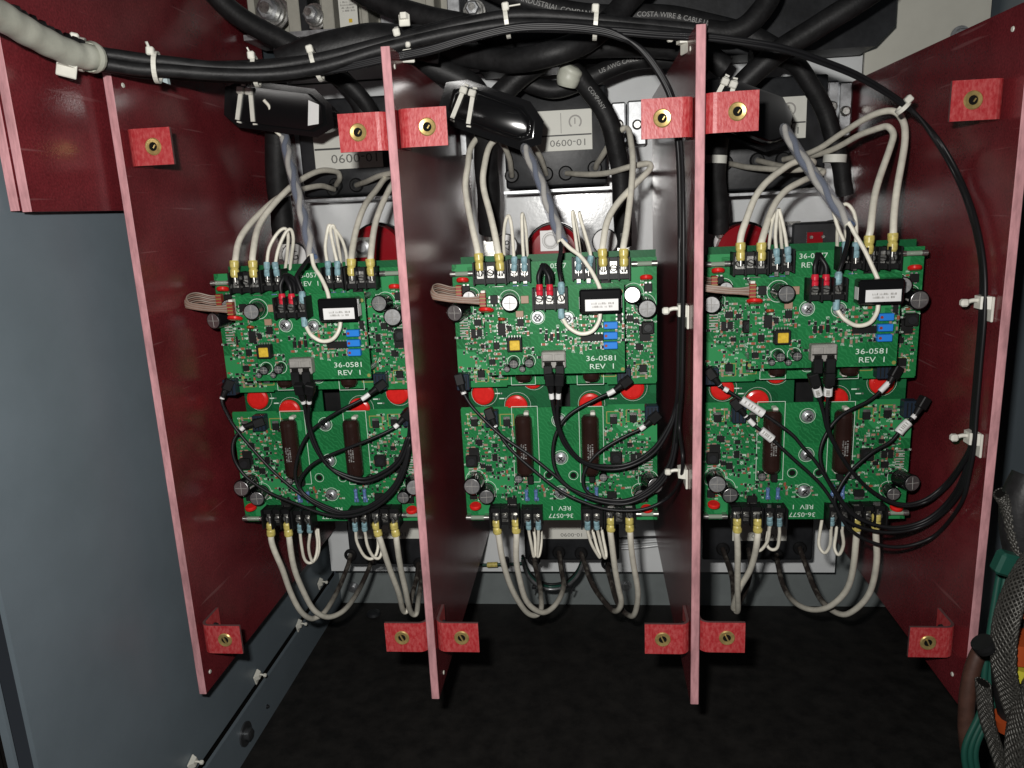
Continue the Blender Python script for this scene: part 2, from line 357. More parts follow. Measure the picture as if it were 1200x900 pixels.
tag(MB().rev(at(438, 720, Z=0.0005), Z_, [(0, 0.011), (0.004, 0.010), (0.006, 0.006)], M['modp'], 16).build('floor_plug'), 'low round plug on black floor in left bay', 'plug')
def mount(p, axis, up, s, label, name='cable_mount', tail=True, group='white adhesive cable mounts'):
    """white adhesive saddle: square foot, raised bridge with slot, tie head"""
    a, u, v = Vector(axis).normalized(), None, Vector(up).normalized(); u = v.cross(a).normalized()
    t = thing(name, label, 'cable mount', p, group); p = Vector(p)
    R = Matrix((u, a, v)).transposed()
    MB().cbox(p + a * 0.001, (s, 0.002, s), M['white'], 0.0006, R).build('foot', t)
    mb = MB(); mb.prism([p + a * 0.002 + u * x * s + a * y for x, y in ((-.42, 0), (.42, 0), (.25, s * .33), (-.25, s * .33))], v * s * 0.5, M['white'])
    b = mb.build('bridge', t)
    if tail:
        mb = MB(); mb.tube(catmull([p + a * s * .3 + v * s * .3, p + a * s * .6 + v * s * .33, p + a * s * .85 + v * s * .25], 3), s * 0.09, M['white'], 6)
        mb.cbox(p + a * s * .92 + v * s * .24, (s * .3, s * .3, s * .3), M['white'], s * .07, R).build('tie_tail', t)
    return t
for px, py, lb in ((349, 733, 'white cable mount on left wall seam, second from the back corner'), (300, 793, 'white cable mount on left wall seam below bottom bracket'),
                   (224, 895, 'white cable mount on left wall seam at bottom picture edge'), (374, 684, 'white cable mount on left wall seam nearest back corner')):
    mount(at(px, py, X=XW + 0.0005), X_, Vector((0, -0.35, 1)), 0.013, lb)
# ------------------------------------------------------------------ red divider panels
ZT, ZB_ = ZC + 0.1255, ZC - 0.4440
YF, YK = 0.615, 1.005
TH = 0.0072
def bracket(par, xs, side, zc, yf, lab=None, slot=False, hw=0.0400, hh=0.0293):
    """bent red strip: foot along the panel, round bend, front tab with brass insert"""
    t = 0.0026; r = 0.009; prof = [Vector((0, yf + 0.034)), Vector((0, yf + r))]
    for k in range(1, 6):
        an = math.pi / 2 * k / 5; prof.append(Vector((r - r * math.cos(an), yf + r - r * math.sin(an))))
    prof.append(Vector((hw, yf)))
    outer = prof; inner = []
    for i, q in enumerate(prof):
        tn = (prof[min(i + 1, len(prof) - 1)] - prof[max(i - 1, 0)]).normalized(); nn = Vector((-tn.y, tn.x))
        inner.append(q + nn * t)
    mb = MB(); P3 = lambda q, z: Vector((xs + side * (q.x + 0.0002), q.y, z))
    z0, z1 = zc - hh / 2, zc + hh / 2
    for i in range(len(prof) - 1):
        for L in (outer, inner):
            mb.add([P3(L[i], z0), P3(L[i + 1], z0), P3(L[i + 1], z1), P3(L[i], z1)], [(0, 1, 2, 3)], M['brk'], True)
        for z in (z0, z1):
            mb.add([P3(outer[i], z), P3(outer[i + 1], z), P3(inner[i + 1], z), P3(inner[i], z)], [(0, 1, 2, 3)], M['brkedge'])
    for i in (0, -1): mb.add([P3(outer[i], z0), P3(inner[i], z0), P3(inner[i], z1), P3(outer[i], z1)], [(0, 1, 2, 3)], M['brkedge'])
    b = mb.build('bracket', par)
    c = Vector((xs + side * (hw * 0.61), yf, zc))
    mb = MB(); mb.rev(c, -Y_, [(-0.004, 0.0066), (0.0006, 0.0070), (0.0014, 0.0062), (0.0010, 0.0036), (-0.0020, 0.0030)], M['brass'], 20, False)
    mb.rev(c - Y_ * 0.0002, -Y_, [(0, 0.0036), (0.0001, 0.0036)], M['dark'], 16)
    if slot: mb.box(c - Y_ * 0.0008, (0.0011, 0.0014, 0.0066), M['brass'], Matrix.Rotation(math.radians(-25), 3, 'Y'))
    else: mb.box(c - Y_ * 0.0006 + X_ * 0.0010, (0.0009, 0.0010, 0.0030), M['brass'], Matrix.Rotation(math.radians(35), 3, 'Y'))  # small brass sliver stands in for a glint in the hole
    mb.build('brass_insert', b)
    mb = MB(); q = Vector((xs + side * 0.0024, yf + 0.022, zc)); mb.rev(q, X_ * side, [(0, 0.0048), (0.0028, 0.0042)], M['modp'], 12); mb.build('foot_screw', b)
def panel(name, label, x0, y0, y1, z0, z1, brs, riv, group='tall red divider panels', chamf=None):
    t = thing(name, label, 'panel', (x0 + TH / 2, (y0 + y1) / 2, z0), group)
    mb = MB(); c = ((x0 + TH / 2), (y0 + y1) / 2, (z0 + z1) / 2); b = 0.0006
    x1 = x0 + TH; lam, ed = M['lam'], M['edge']
    V = [Vector(q) for q in ((x0, y0 + b, z0), (x0 + b, y0, z0), (x1 - b, y0, z0), (x1, y0 + b, z0), (x1, y1, z0), (x0, y1, z0))]
    W = [Vector((q.x, q.y, z1)) for q in V]
    for i in range(6):
        j = (i + 1) % 6; mb.add([V[i], V[j], W[j], W[i]], [(0, 1, 2, 3)], lam if i in (3, 5) else ed)
    mb.add(V, [list(range(6))], ed); mb.add(W, [list(range(6))], ed)
    mb.build('sheet', t)
    for side, zc, yf, slot in brs: bracket(t, x1 if side > 0 else x0, side, zc, yf, None, slot)
    for side, p in riv:
        q = Vector((x1 if side > 0 else x0, p.y, p.z)); MB().rev(q, X_ * side, [(0, 0.0021), (0.0006, 0.0018)], M['white'], 10).build('rivet', t)
    return t
PX = (-0.3843, -0.1553, 0.0829, 0.3155)
zt = lambda px, py, y=0.618: at(px, py, y).z
panel('divider_panel', 'leftmost tall dark red panel with pink cut front edge', PX[0], YF, YK, ZB_, ZT,
      [(1, zt(171, 172), 0.620, False), (1, zt(255, 751), 0.620, True)], [(1, at(144, 100, X=PX[0] + TH)), (1, at(246, 787, X=PX[0] + TH))])
panel('divider_panel', 'tall dark red panel between left and middle circuit boards', PX[1], YF, YK, ZB_, ZT,
      [(-1, zt(420, 155), 0.619, False), (-1, zt(478, 748), 0.619, True), (1, zt(492, 149), 0.619, False), (1, zt(537, 748), 0.619, True)],
      [(1, at(462.5, 78, X=PX[1] + TH)), (1, at(520, 788, X=PX[1] + TH))])
panel('divider_panel', 'tall dark red panel between middle and right circuit boards', PX[2], YF, YK, ZB_, ZT,
      [(-1, zt(783, 138), 0.619, False), (-1, zt(785, 750), 0.619, True), (1, zt(855, 131), 0.619, False), (1, zt(848, 748), 0.619, True)],
      [(-1, at(809, 57, X=PX[2]))])
panel('divider_panel', 'rightmost tall dark red panel carrying a sweeping black cable', PX[3], YF, YK, ZB_, ZT + 0.002,
      [(-1, zt(1163, 116, .637), 0.637, False), (-1, zt(1107, 751, .637), 0.634, True)], [(-1, at(1187, 34, X=PX[3])), (-1, at(1116, 790, X=PX[3]))])
zu = at(40, 248, X=-0.390).z
panel('wall_guard', 'shorter red sheet at upper left, nearer of two against the wall', -0.3972, at(28, 200, X=-0.39).y, 0.96, zu, ZC + 0.42, [], [], 'shorter red sheets at upper left')
panel('wall_guard', 'shorter red sheet at upper left, outer one touching grey wall', -0.4062, at(28, 200, X=-0.39).y + 0.0, 0.96, zu + 0.001, ZC + 0.42, [], [], 'shorter red sheets at upper left')
# ------------------------------------------------------------------ circuit boards (built once at the origin, front face y=0, then copied)
BY = 0.710
_a, _b = at(529.5, 316, BY), at(769.5, 311, BY); _c1 = (_a.x + _b.x) / 2
CX = (_c1 - 0.2341, _c1, _c1 + 0.2330); DX = [c - CX[1] for c in CX]
BW, BH = _b.x - _a.x, at(650, 305.5, BY).z - at(650, 450, BY).z
ZU, ZL = (at(650, 305.5, BY).z + at(650, 450, BY).z) / 2, (at(657, 473.5, BY).z + at(657, 612.5, BY).z) / 2
def U(px, py, Y=BY - 0.004):
    p = at(px, py, Y); return p.x - CX[1], p.z - ZU
def L(px, py, Y=BY - 0.004):
    p = at(px, py, Y); return -(p.x - CX[1]), -(p.z - ZL)
PXM = 0.00082                                # metres for one photo pixel at the boards
ROOT0 = None
def V3(x, z, y=0.0): return Vector((x, y, z))
def ink_bars(name, par, o, right, up, w, h, rows, m, seed):
    """print too small to read: rows of short strokes"""
    rnd = random.Random(seed); mb = MB(); o = Vector(o); right = Vector(right); up = Vector(up); n = right.cross(up)
    rh = h / rows
    for k in range(rows):
        y = h / 2 - rh * (k + .5); x = -w / 2 + rnd.uniform(0, w * .08)
        while x < w / 2 - 0.0012:
            ln = rnd.uniform(0.0005, 0.0012)
            if rnd.random() > 0.12:
                c = o + right * (x + ln / 2) + up * y; a, b = right * ln / 2, up * rh * .32
                for q in ((-1, .62), (.62, 1)) if rnd.random() < .5 else ((-1, -.62), (-.2, .2)):
                    mb.add([c - a + up * rh * .32 * q[0], c + a + up * rh * .32 * q[0], c + a + up * rh * .32 * q[1], c - a + up * rh * .32 * q[1]], [(0, 1, 2, 3)], m)
                mb.add([c - a - b, c - a * .55 - b, c - a * .55 + b, c - a + b], [(0, 1, 2, 3)], m)
            x += ln + 0.00035
    return tag(mb.build(name, par), None, kind='stuff')
def substrate(par, w, h, m, holes=()):
    mb = MB(); mb.box((0, 0.0008, 0), (w, 0.0016, h), m); o = mb.build('substrate', par); return o
def terminal_block(par, xs, z, pitch, h=0.0195, body=None, closed=False):
    x0, x1 = xs[0] - pitch / 2 - 0.001, xs[-1] + pitch / 2 + 0.001
    mb = MB(); mb.box(((x0 + x1) / 2, -0.0040, z), (x1 - x0, 0.0078, h), M['black'])
    mb.box(((x0 + x1) / 2, -0.0062, z - h * 0.36), (x1 - x0, 0.012, h * 0.24), M['black'])
    fins = [x0 + 0.0007] + [(a + b) / 2 for a, b in zip(xs, xs[1:])] + [x1 - 0.0007]
    for f in fins: mb.box((f, -0.0085, z), (0.0014, 0.0165, h + 0.001), M['black'])
    t = mb.build('terminal_block', par)
    for x in xs:
        s = MB(); s.box((x, -0.0083, z + 0.001), (pitch * 0.62, 0.0009, 0.0105), M['silver'])
        s.rev(V3(x, z + 0.0005, -0.0088), -Y_, [(0, 0.0024), (0.0022, 0.0024), (0.0022, 0.0033), (0.0038, 0.0032), (0.0045, 0.0024)], M['silver'], 12)
        s.box((x, -0.0133, z + 0.0005), (0.0052, 0.0006, 0.0009), M['dark'], Matrix.Rotation(random.uniform(0, 3), 3, 'Y'))
        s.build('terminal_screw', t)
    return t
def fuse(par, x0, x1, z):
    mb = MB(); y = -0.0055
    mb.cyl(V3(x0 + 0.004, z, y), V3(x1 - 0.004, z, y), 0.0022, M['glass'], 10); f = mb.build('fuse', par)
    for xa, xb in ((x0, x0 + 0.005), (x1 - 0.005, x1)):
        c = MB(); c.cyl(V3(xa, z, y), V3(xb, z, y), 0.0026, M['silver'], 10); c.box(((xa + xb) / 2, -0.003, z), (0.004, 0.0056, 0.0048), M['silver'])
        c.build('fuse_clip', f)
def ecap(par, x, z, r, h, lean=(0, 0), name='capacitor'):
    a = Vector((lean[0], -1, lean[1])).normalized(); p = V3(x, z, 0.0)
    mb = MB(); mb.rev(p, a, [(0, r * 0.92), (h * 0.06, r), (h * 0.12, r * 0.95), (h * 0.18, r), (h * 0.96, r), (h, r * 0.93)], M['blackg'], 18, True)
    q = p + a * (h + 0.00015); mb.rev(q, a, [(0, r * 0.86), (0.0001, r * 0.84)], M['can'], 18)
    b, u, v = basis(a)
    for d in (u, v): mb.tube([q + d * r * 0.7 + a * 0.00015, q - d * r * 0.7 + a * 0.00015], 0.00025, M['inkg'], 4)
    # pale stripe down the side
    mb.tube([p + a * h * 0.2 - u * r * 0.985, p + a * h * 0.92 - u * r * 0.985], r * 0.12, M['inkg'], 4)
    return mb.build(name, par)
def disc(par, x, z, r, th, tilt, y, name='red_varistor', m='redv'):
    a = Vector(tilt).normalized(); p = V3(x, z, y)
    MB().rev(p - a * th / 2, a, [(0, r * 0.8), (th * 0.25, r), (th * 0.75, r), (th, r * 0.8)], M[m], 18).build(name, par)
def chip(par, x, z, w, h, d=0.002, legs=0, axis='x', m='smdk', name='chip'):
    mb = MB(); mb.cbox((x, -d / 2 - 0.0003, z), (w, d, h), M[m], min(w, h, d) * 0.15)
    for k in range(legs):
        t = (k + 0.5) / legs - 0.5
        for s in (-1, 1):
            if axis == 'x': mb.box((x + t * w, -0.0005, z + s * (h / 2 + 0.0006)), (w / legs * 0.5, 0.0007, 0.0013), M['solder'])
            else: mb.box((x + s * (w / 2 + 0.0006), -0.0005, z + t * h), (0.0013, 0.0007, h / legs * 0.5), M['solder'])
    return mb.build(name, par)
def axial(par, x, z, l, r, m='res', name='resistor', ang=0):
    R = Matrix.Rotation(ang, 3, 'Y'); a = R @ Z_; p = V3(x, z, -0.0025)
    mb = MB(); mb.rev(p - a * l / 2, a, [(0, r), (l * .2, r), (l * .28, r * .85), (l * .72, r * .85), (l * .8, r), (l, r)], M[m], 10)
    mb.cyl(p - a * l * .8, p + a * l * .8, 0.0005, M['silver'], 5); return mb.build(name, par)
def bolthead(par, x, z, r=0.0058):
    p = V3(x, z, 0); mb = MB(); ring_outline(mb, x, z, r * 1.18, M['silk'])
    mb.rev(p, -Y_, [(0.0002, r * 1.02), (0.0011, r * 1.02)], M['steel'], 20); mb.rev(p - Y_ * 0.0011, -Y_, [(0, r * 0.72), (0.003, r * 0.72), (0.0036, r * 0.5)], M['steel'], 6)
    mb.box(p - Y_ * 0.0049, (r * 1.0, 0.0005, r * 0.16), M['dark'], Matrix.Rotation(0.7, 3, 'Y')); mb.box(p - Y_ * 0.0049, (r * 1.0, 0.0005, r * 0.16), M['dark'], Matrix.Rotation(-0.87, 3, 'Y'))
    return mb.build('board_bolt', par)
def smd_field(par, regions, seed, silk=True):
    """small soldered chips and their printed outlines, too small to pick apart"""
    rnd = random.Random(seed); mb = MB(); sk = MB()
    occ = []
    for (x0, x1, z0, z1, n) in regions:
        for k in range(n):
            for tr in range(12):
                x, z = rnd.uniform(x0, x1), rnd.uniform(z0, z1)
                if all(abs(x - a) > 0.0036 or abs(z - b) > 0.0032 for a, b in occ): break
            else: continue
            occ.append((x, z)); v = rnd.random() < 0.5
            l, w = rnd.choice(((0.0020, 0.0012), (0.0026, 0.0016), (0.0032, 0.0020))); m = rnd.choice(('smdk', 'smdk', 'smdt', 'smdr', 'smdk', 'smdt'))
            sz = (l, 0.001, w) if not v else (w, 0.001, l); mb.box((x, -0.0006, z), sz, M[m])
            for s in (-1, 1):
                c = (x + s * l * .55, -0.0005, z) if not v else (x, -0.0005, z + s * l * .55)
                mb.box(c, (w * .5, 0.0011, w) if not v else (w, 0.0011, w * .5), M['solder'])
            if rnd.random() < 0.92:
                d = (l * .5 + 0.0020); off = rnd.choice(((d, 0), (-d, 0), (0, d), (0, -d)))
                for q in range(rnd.choice((2, 3, 3))):
                    xx, zz = x + off[0] + (q - 1) * 0.0011, z + off[1]
                    hgt = 0.0017
                    sk.box((xx, -0.00012, zz), (0.00035, 0.0002, hgt), M['silk'])
                    if rnd.random() < .7: sk.box((xx + 0.0003, -0.00012, zz + hgt * rnd.choice((-.5, 0, .5))), (0.0007, 0.0002, 0.0003), M['silk'])
    tag(mb.build('surface_mount_parts', par), None, kind='stuff')
    if silk: tag(sk.build('silkscreen_marks', par), None, kind='stuff')
def ring_outline(par_mb, x, z, r, m, y=-0.00012, n=24, w=0.0004):
    for k in range(n):
        a0, a1 = 2 * math.pi * k / n, 2 * math.pi * (k + 1) / n
        vs = [V3(x + math.cos(a) * q, z + math.sin(a) * q, y) for a, q in ((a0, r), (a1, r), (a1, r + w), (a0, r + w))]
        par_mb.add(vs, [(0, 1, 2, 3)], m)
def rect_outline(mb, x0, x1, z0, z1, m, w=0.00045, y=-0.00012):
    for c, s in ((((x0 + x1) / 2, y, z0), (x1 - x0, 0.0002, w)), (((x0 + x1) / 2, y, z1), (x1 - x0, 0.0002, w)), ((x0, y, (z0 + z1) / 2), (w, 0.0002, z1 - z0)), ((x1, y, (z0 + z1) / 2), (w, 0.0002, z1 - z0))):
        mb.box(c, s, m)
def socket(par, x, z, w=0.0125, h=0.016):
    mb = MB(); mb.cbox((x, -0.0055, z), (w, 0.011, h), M['conn'], 0.0008)
    for k in (-1, 0, 1): mb.box((x + k * w * .28, -0.0112, z), (0.0009, 0.0006, h * .8), M['smdk'])
    return mb.build('fibre_socket', par)

def driver_board():
    t = thing('driver_board', 'x', 'circuit board', (0, 0, 0), 'large green driver boards')
    substrate(t, BW, BH, M['pcb'])
    tz = U(600, 319, BY - 0.009)[1]
    tx = lambda l: [U(q, 319, BY - 0.009)[0] for q in l]
    terminal_block(t, tx((562.5, 575, 586.5)), tz, 0.0098); terminal_block(t, tx((602.5, 614.5)), tz + 0.0012, 0.0098)
    terminal_block(t, tx((678, 690)), tz + 0.0012, 0.0098); terminal_block(t, tx((707, 719, 730.5)), tz, 0.0098)
    fuse(t, *(U(528, 319)[0], U(555, 319)[0]), tz); fuse(t, *(U(740, 312)[0], U(770, 312)[0]), tz + 0.003)
    for px, py in ((542.5, 328), (757, 325)):
        x, z = U(px, py); disc(t, x, z, 0.0058, 0.0042, (0, 0.25, 1), -0.0062)
        chip(t, x + 0.002, z - 0.0095, 0.0075, 0.0075, 0.003, 2, 'x')
    for px, py, r, h, ln in ((742, 344, 0.0080, 0.018, (-.10, 0.05)), (755, 357, 0.0088, 0.022, (.05, -.05)), (543, 362, 0.0083, 0.020, (-.28, -.06)), (552, 347, 0.0066, 0.013, (0, 0))):
        x, z = U(px, py, BY - 0.0); ecap(t, x, z, r, h, ln)
    # tall brown tubular resistors standing off the board
    for px, ls in ((615.5, 1), (692.5, 1)):
        x, z0 = L(px, 557, BY - 0.012); _, z1 = L(px, 487, BY - 0.012)
        mb = MB(); r = 0.0083; zc_ = (z0 + z1) / 2; l = abs(z1 - z0)
        mb.rev(V3(x, zc_ - l / 2, -0.0098), Z_, [(0, r * .45), (0.0004, r * .75), (0.003, r * .97), (0.006, r), (l - 0.006, r), (l - .003, r * .97), (l - .0004, r * .75), (l, r * .45)], M['brown'], 20)
        o = mb.build('tube_resistor', t)
        for zz in (zc_ - l / 2 - 0.0005, zc_ + l / 2 + 0.0005): MB().cbox((x + 0.003 * (1 if zz > zc_ else -1), -0.0045, zz), (0.0048, 0.009, 0.0034), M['white'], 0.0008).build('ceramic_foot', o)
        sgn = 1 if px < 650 else -1
        ink_bars('print', o, V3(x, zc_ + 0.004, -0.0098 - r - 0.0001), -Z_, X_, 0.0170, 0.0062, 3, M['printc'], 5)
    # screws, holes
    mb = MB()
    for px, py in ((657, 537), (657, 578), (655, 493)):
        x, z = L(px, py, BY - 0.002); bolthead(t, x, z)
    for px, py in ((643, 557), (672, 557)):
        x, z = L(px, py, BY); ring_outline(mb, x, z, 0.0043, M['silk']); mb.rev(V3(x, z, -0.0001), -Y_, [(0, 0.003), (0.0001, 0.003)], M['dark'], 16)
    for px in (615.5, 692.5):
        x, z0 = L(px - 12, 565, BY); x1, z1 = L(px + 14, 476, BY); rect_outline(mb, min(x, x1), max(x, x1), min(z0, z1), max(z0, z1), M['silk'])
    for px, py, r in ((742, 344, .0095), (755, 357, .0102), (543, 362, .0095), (552, 347, .008)):
        x, z = U(px, py, BY); ring_outline(mb, x, z, r, M['silk'])
    # gold pad outlines at power chips + chips
    for px, py in ((556, 495), (594, 495), (719, 492), (742, 490)):
        x, z = L(px, py, BY - 0.001); chip(t, x, z, 0.0068, 0.0072, 0.0028, 0); MB().box((x, -0.0014, z - 0.0046), (0.0062, 0.0014, 0.0026), M['silver']).build('chip_tab', t)
        rect_outline(mb, x - 0.0065, x + 0.0065, z - 0.008, z + 0.0035, M['tan'], 0.0009, -0.00009)
    for px, py in ((553, 540), (722, 536)):
        x, z = L(px, py, BY - 0.003); o = chip(t, x, z, 0.0115, 0.0115, 0.0062, 0, name='inductor')
        MB().rev(V3(x, z, -0.0066), -Y_, [(0, 0.0040), (0.0006, 0.0036)], M['modp'], 16).build('inductor_core', o)
    for px, py in ((617, 580), (628, 580), (688, 577), (699, 577)):
        x, z = L(px, py, BY - 0.003); axial(t, x, z, 0.0105, 0.0021)
    for px, py in ((600, 587), (717, 580)):
        x, z = L(px, py, BY - 0.003); o = chip(t, x, z, 0.0095, 0.0065, 0.0045, 0, name='power_chip'); MB().box((x, -0.003, z + 0.0046), (0.0085, 0.0016, 0.003), M['silver']).build('chip_tab', o)
    for px, py in ((608, 560), (707, 558)):
        x, z = L(px, py, BY - 0.003); ecap(t, x, z, 0.0042, 0.007)
    for px, py in ((622, 562), (694, 560)):
        x, z = L(px, py, BY - 0.003); chip(t, x, z, 0.006, 0.0085, 0.006)
    for px, py, w, h, n, ax in ((560, 517, .005, .004, 3, 'x'), (580, 522, .005, .0036, 2, 'y'), (580, 536, .005, .007, 4, 'y'), (566, 546, .005, .004, 2, 'x'),
                               (738, 521, .005, .004, 2, 'x'), (742, 536, .005, .007, 4, 'y'), (733, 546, .005, .004, 2, 'x')):
        x, z = L(px, py, BY - 0.001); chip(t, x, z, w, h, .0017, n, ax)
    # upper-area chips visible beside the daughter board
    for px, py, w, h, n, ax in ((560, 378, .0068, .0060, 3, 'x'), (555, 391, .0045, .0085, 4, 'y'), (738, 373, .006, .006, 3, 'x'), (752, 385, .0052, .0055, 2, 'x'), (756, 393, .010, .0105, 0, 'x'), (748, 406, .005, .006, 2, 'y')):
        x, z = U(px, py, BY - 0.001); chip(t, x, z, w, h, .002, n, ax)
    x, z = L(576.5, 490, BY - .006); socket(t, x, z); x, z = L(763.5, 484, BY - .006); socket(t, x, z)
    lb, rb = -BW / 2 + 0.003, BW / 2 - 0.003
    smd_field(t, [(lb, -0.058, -0.054, 0.014, 74), (0.058, rb, -0.054, 0.014, 74), (-0.058, -0.030, 0.010, 0.034, 20), (0.030, 0.058, 0.010, 0.034, 20), (-0.057, -0.044, -0.04, 0.012, 18), (0.044, 0.057, -0.04, 0.012, 18),
                  (-0.085, 0.085, 0.022, 0.036, 26)], 11)
    # pin-header print hatch at both sides, grey
    for s in (-1, 1):
        for k in range(7):
            mb.box((s * 0.0865, -0.00012, 0.006 - k * 0.0026), (0.008, 0.0002, 0.0011), M['inkg'])
    # lighter copper pours
    for s in (-1, 1): MB().box((s * 0.071, -0.00004, -0.052), (0.046, 0.00009, 0.016), M['pcbl']).build('copper_pour', t)

    tag(mb.build('printed_outlines', t), None, kind='stuff')
    lettering('printed_text', '36-0577', 0.0046, M['silk'], t, V3(0, tz + 0.0035, -0.0002), X_, Z_, 1.15)
    lettering('printed_text', 'REV  1', 0.0046, M['silk'], t, V3(0, tz - 0.0045, -0.0002), X_, Z_, 1.15)
    # pale blue small axial parts below the two-way blocks
    for px in (602.5, 614.5, 678, 690):
        x, _ = U(px, 319); chip(t, x, tz - 0.0145, 0.0045, 0.0035, 0.002, m='res', name='small_resistor')
    return t
M['pcbl'] = pcb('bright_green_solder_mask', (0.014, 0.16, 0.046), (0.020, 0.19, 0.060))

DYd = 0.0355                                   # daughter board stands this far in front
YD = BY - DYd
dp0, dp1 = at(566, 337, YD), at(732.5, 436, YD)
DCX, DCZ = (dp0.x + dp1.x) / 2, (dp0.z + dp1.z) / 2; DW, DH = dp1.x - dp0.x, dp0.z - dp1.z
def D(px, py, h=0.003):
    p = at(px, py, YD - h); return p.x - DCX, p.z - DCZ
def daughter_board():
    t = thing('daughter_board', 'x', 'circuit board', (0, 0, 0), 'smaller green boards mounted in front')
    substrate(t, DW, DH, M['pcb'])
    for s in (-1, 1):
        for u in (-1, 1): MB().cyl(V3(s * (DW / 2 - .006), u * (DH / 2 - .006), 0.0016), V3(s * (DW / 2 - .006), u * (DH / 2 - .006), DYd - 0.0001), 0.0026, M['steel'], 8).build('standoff', t)
    xs = [D(q, 349, .009)[0] for q in (632, 644, 657.5)]; z = D(640, 350, .009)[1]
    terminal_block(t, xs, z, 0.0098, 0.0185)
    x, z = D(597, 352, 0.002); ecap(t, x, z, 0.0076, 0.020, (.10, -.02))
    for px, py in ((630, 372), (665, 373)):
        x, z = D(px, py, .002); bolthead(t, x, z, 0.0052)
    # through-hole current sensor
    x, z = D(703.5, 352, 0.007); o = MB().cbox((x, -0.0078, z), (0.0365, 0.0150, 0.0215), M['blackg'], 0.0016).build('current_sensor', t)
    MB().box((x + 0.001, -0.01545, z - 0.003), (0.0285, 0.0002, 0.0100), M['paperb']).build('label_sticker', o)
    ink_bars('label_print', o, V3(x + 0.002, z - 0.003, -0.01565), X_, Z_, 0.0215, 0.0056, 2, M['inkg'], 9)
    for s in (-1, 1): MB().box((x + s * 0.01835, -0.0085, z - 0.001), (0.0002, 0.009, 0.0105), M['paperb']).build('label_sticker', o)
    # yellow-taped transformer
    x, z = D(603, 404, .006); o = MB().cbox((x, -0.0040, z), (0.0135, 0.0080, 0.0125), M['smdk'], 0.0006).build('transformer', t)
    MB().cbox((x + 0.0003, -0.0082, z - 0.0003), (0.0090, 0.0014, 0.0088), M['gold'], 0.0005).build('yellow_winding', o)
    for k in range(5):
        MB().box((x - 0.005 + k * 0.0025, -0.0015, z + 0.0072), (0.0009, 0.002, 0.0016), M['solder']).build('pin', o)
    for px, py, r, h in ((602, 424, .0043, .0085), (620, 423, .0043, .0085), (594, 431, .0030, .006), (612, 431, .0030, .006)):
        x, z = D(px, py, .004); ecap(t, x, z, r, h, (0.03, -.15))
    # grey double fibre receptacle
    x, z = D(649, 423, .006); o = MB().cbox((x, -0.0050, z + .0015), (0.0215, 0.0098, 0.0150), M['grip'], 0.0010).build('fibre_receptacle', t)
    for k in (-1, 1):
        MB().cbox((x + k * 0.0053, -0.0104, z + 0.0040), (0.0086, 0.0012, 0.0062), M['grip'], 0.0004).build('receptacle_face', o)
        MB().box((x + k * 0.0053, -0.0101, z - 0.0028), (0.0062, 0.0012, 0.0050), M['dark']).build('receptacle_slot', o)
        MB().cbox((x + k * 0.0053, -0.0085, z - 0.0095), (0.0078, 0.0082, 0.0130), M['black'], 0.0006).build('plug_body', o)
    MB().box((x, -0.0101, z + 0.0004), (0.0200, 0.0008, 0.0010), M['dark']).build('receptacle_groove', o)
    for py in (381, 393, 404.5):
        x, z = D(715.5, py, .003); o = MB().cbox((x, -0.0030, z), (0.0122, 0.0056, 0.0062), M['trim'], 0.0005).build('trimmer', t)
        MB().rev(V3(x - 0.0040, z, -0.0058), -Y_, [(0, 0.0014), (0.0005, 0.0012)], M['ribr'], 8).build('trimmer_screw', o)
    for px, py, w, h, n, ax in ((694, 395.5, .0200, .0062, 7, 'x'), (588, 386, .0068, .0110, 4, 'y'), (597, 385, .004, .005, 2, 'x'), (582, 405, .0055, .0062, 2, 'x'),
                               (577, 424, .0056, .005, 3, 'x'), (610, 378, .0058, .0068, 3, 'x'), (579, 351, .0068, .0078, 2, 'y'), (640, 395, .0028, .0062, 1, 'x'), (646.5, 395, .0028, .0062, 1, 'x'), (654, 394, .0028, .0062, 1, 'x'), (726, 371, .004, .008, 2, 'y')):
        x, z = D(px, py, .001); chip(t, x, z, w, h, .0022, n, ax)
    x, z = D(615, 351, .001); chip(t, x, z, .007, .0068, .0018, m='smdt', name='ceramic_chip'); x, z = D(609, 368, .001); chip(t, x, z, .0068, .0058, .0018, m='smdt', name='ceramic_chip')
    x, z = D(588, 374, .003); disc(t, x, z, 0.0034, 0.0024, (0, .3, 1), -0.0045, 'orange_capacitor', 'orange')
    x, z = D(570, 363, .004); disc(t, x, z, 0.0068, 0.0036, (0.05, .3, 1), -0.0055)
    x, z = D(565.5, 349, .003); o = MB().cbox((x + 0.001, -0.0035, z), (0.0040, 0.0070, 0.0135), M['white'], .0004).build('ribbon_header', t)
    hx, hy = DW / 2 - .004, DH / 2 - .004
    x = D(1, 1)
    g = lambda a, b, c, d: (*sorted((D(a, 400, .001)[0], D(c, 400, .001)[0])), *sorted((D(600, b, .001)[1], D(600, d, .001)[1])))
    smd_field(t, [(*g(570, 372, 596, 400), 18), (*g(570, 400, 592, 438), 24), (*g(604, 370, 622, 392), 12), (*g(665, 372, 705, 390), 24), (*g(634, 388, 664, 408), 12), (*g(664, 398, 708, 412), 22), (*g(722, 372, 731, 410), 10), (*g(612, 408, 632, 420), 8), (*g(570, 345, 590, 372), 10)], 23)
    mb = MB()
    for px, py, r in ((597, 352, .0092),): xx, zz = D(px, py, 0); ring_outline(mb, xx, zz, r, M['silk'])
    for px, py in ((602, 424), (620, 423)): xx, zz = D(px, py, 0); ring_outline(mb, xx, zz, .0056, M['silk'])
    for px, py in ((571, 437), (731, 434), (729, 340)): xx, zz = D(px, py, 0); mb.rev(V3(xx * .985, zz * .97, -0.0001), -Y_, [(0, .0017), (.0001, .0017)], M['tan'], 12)
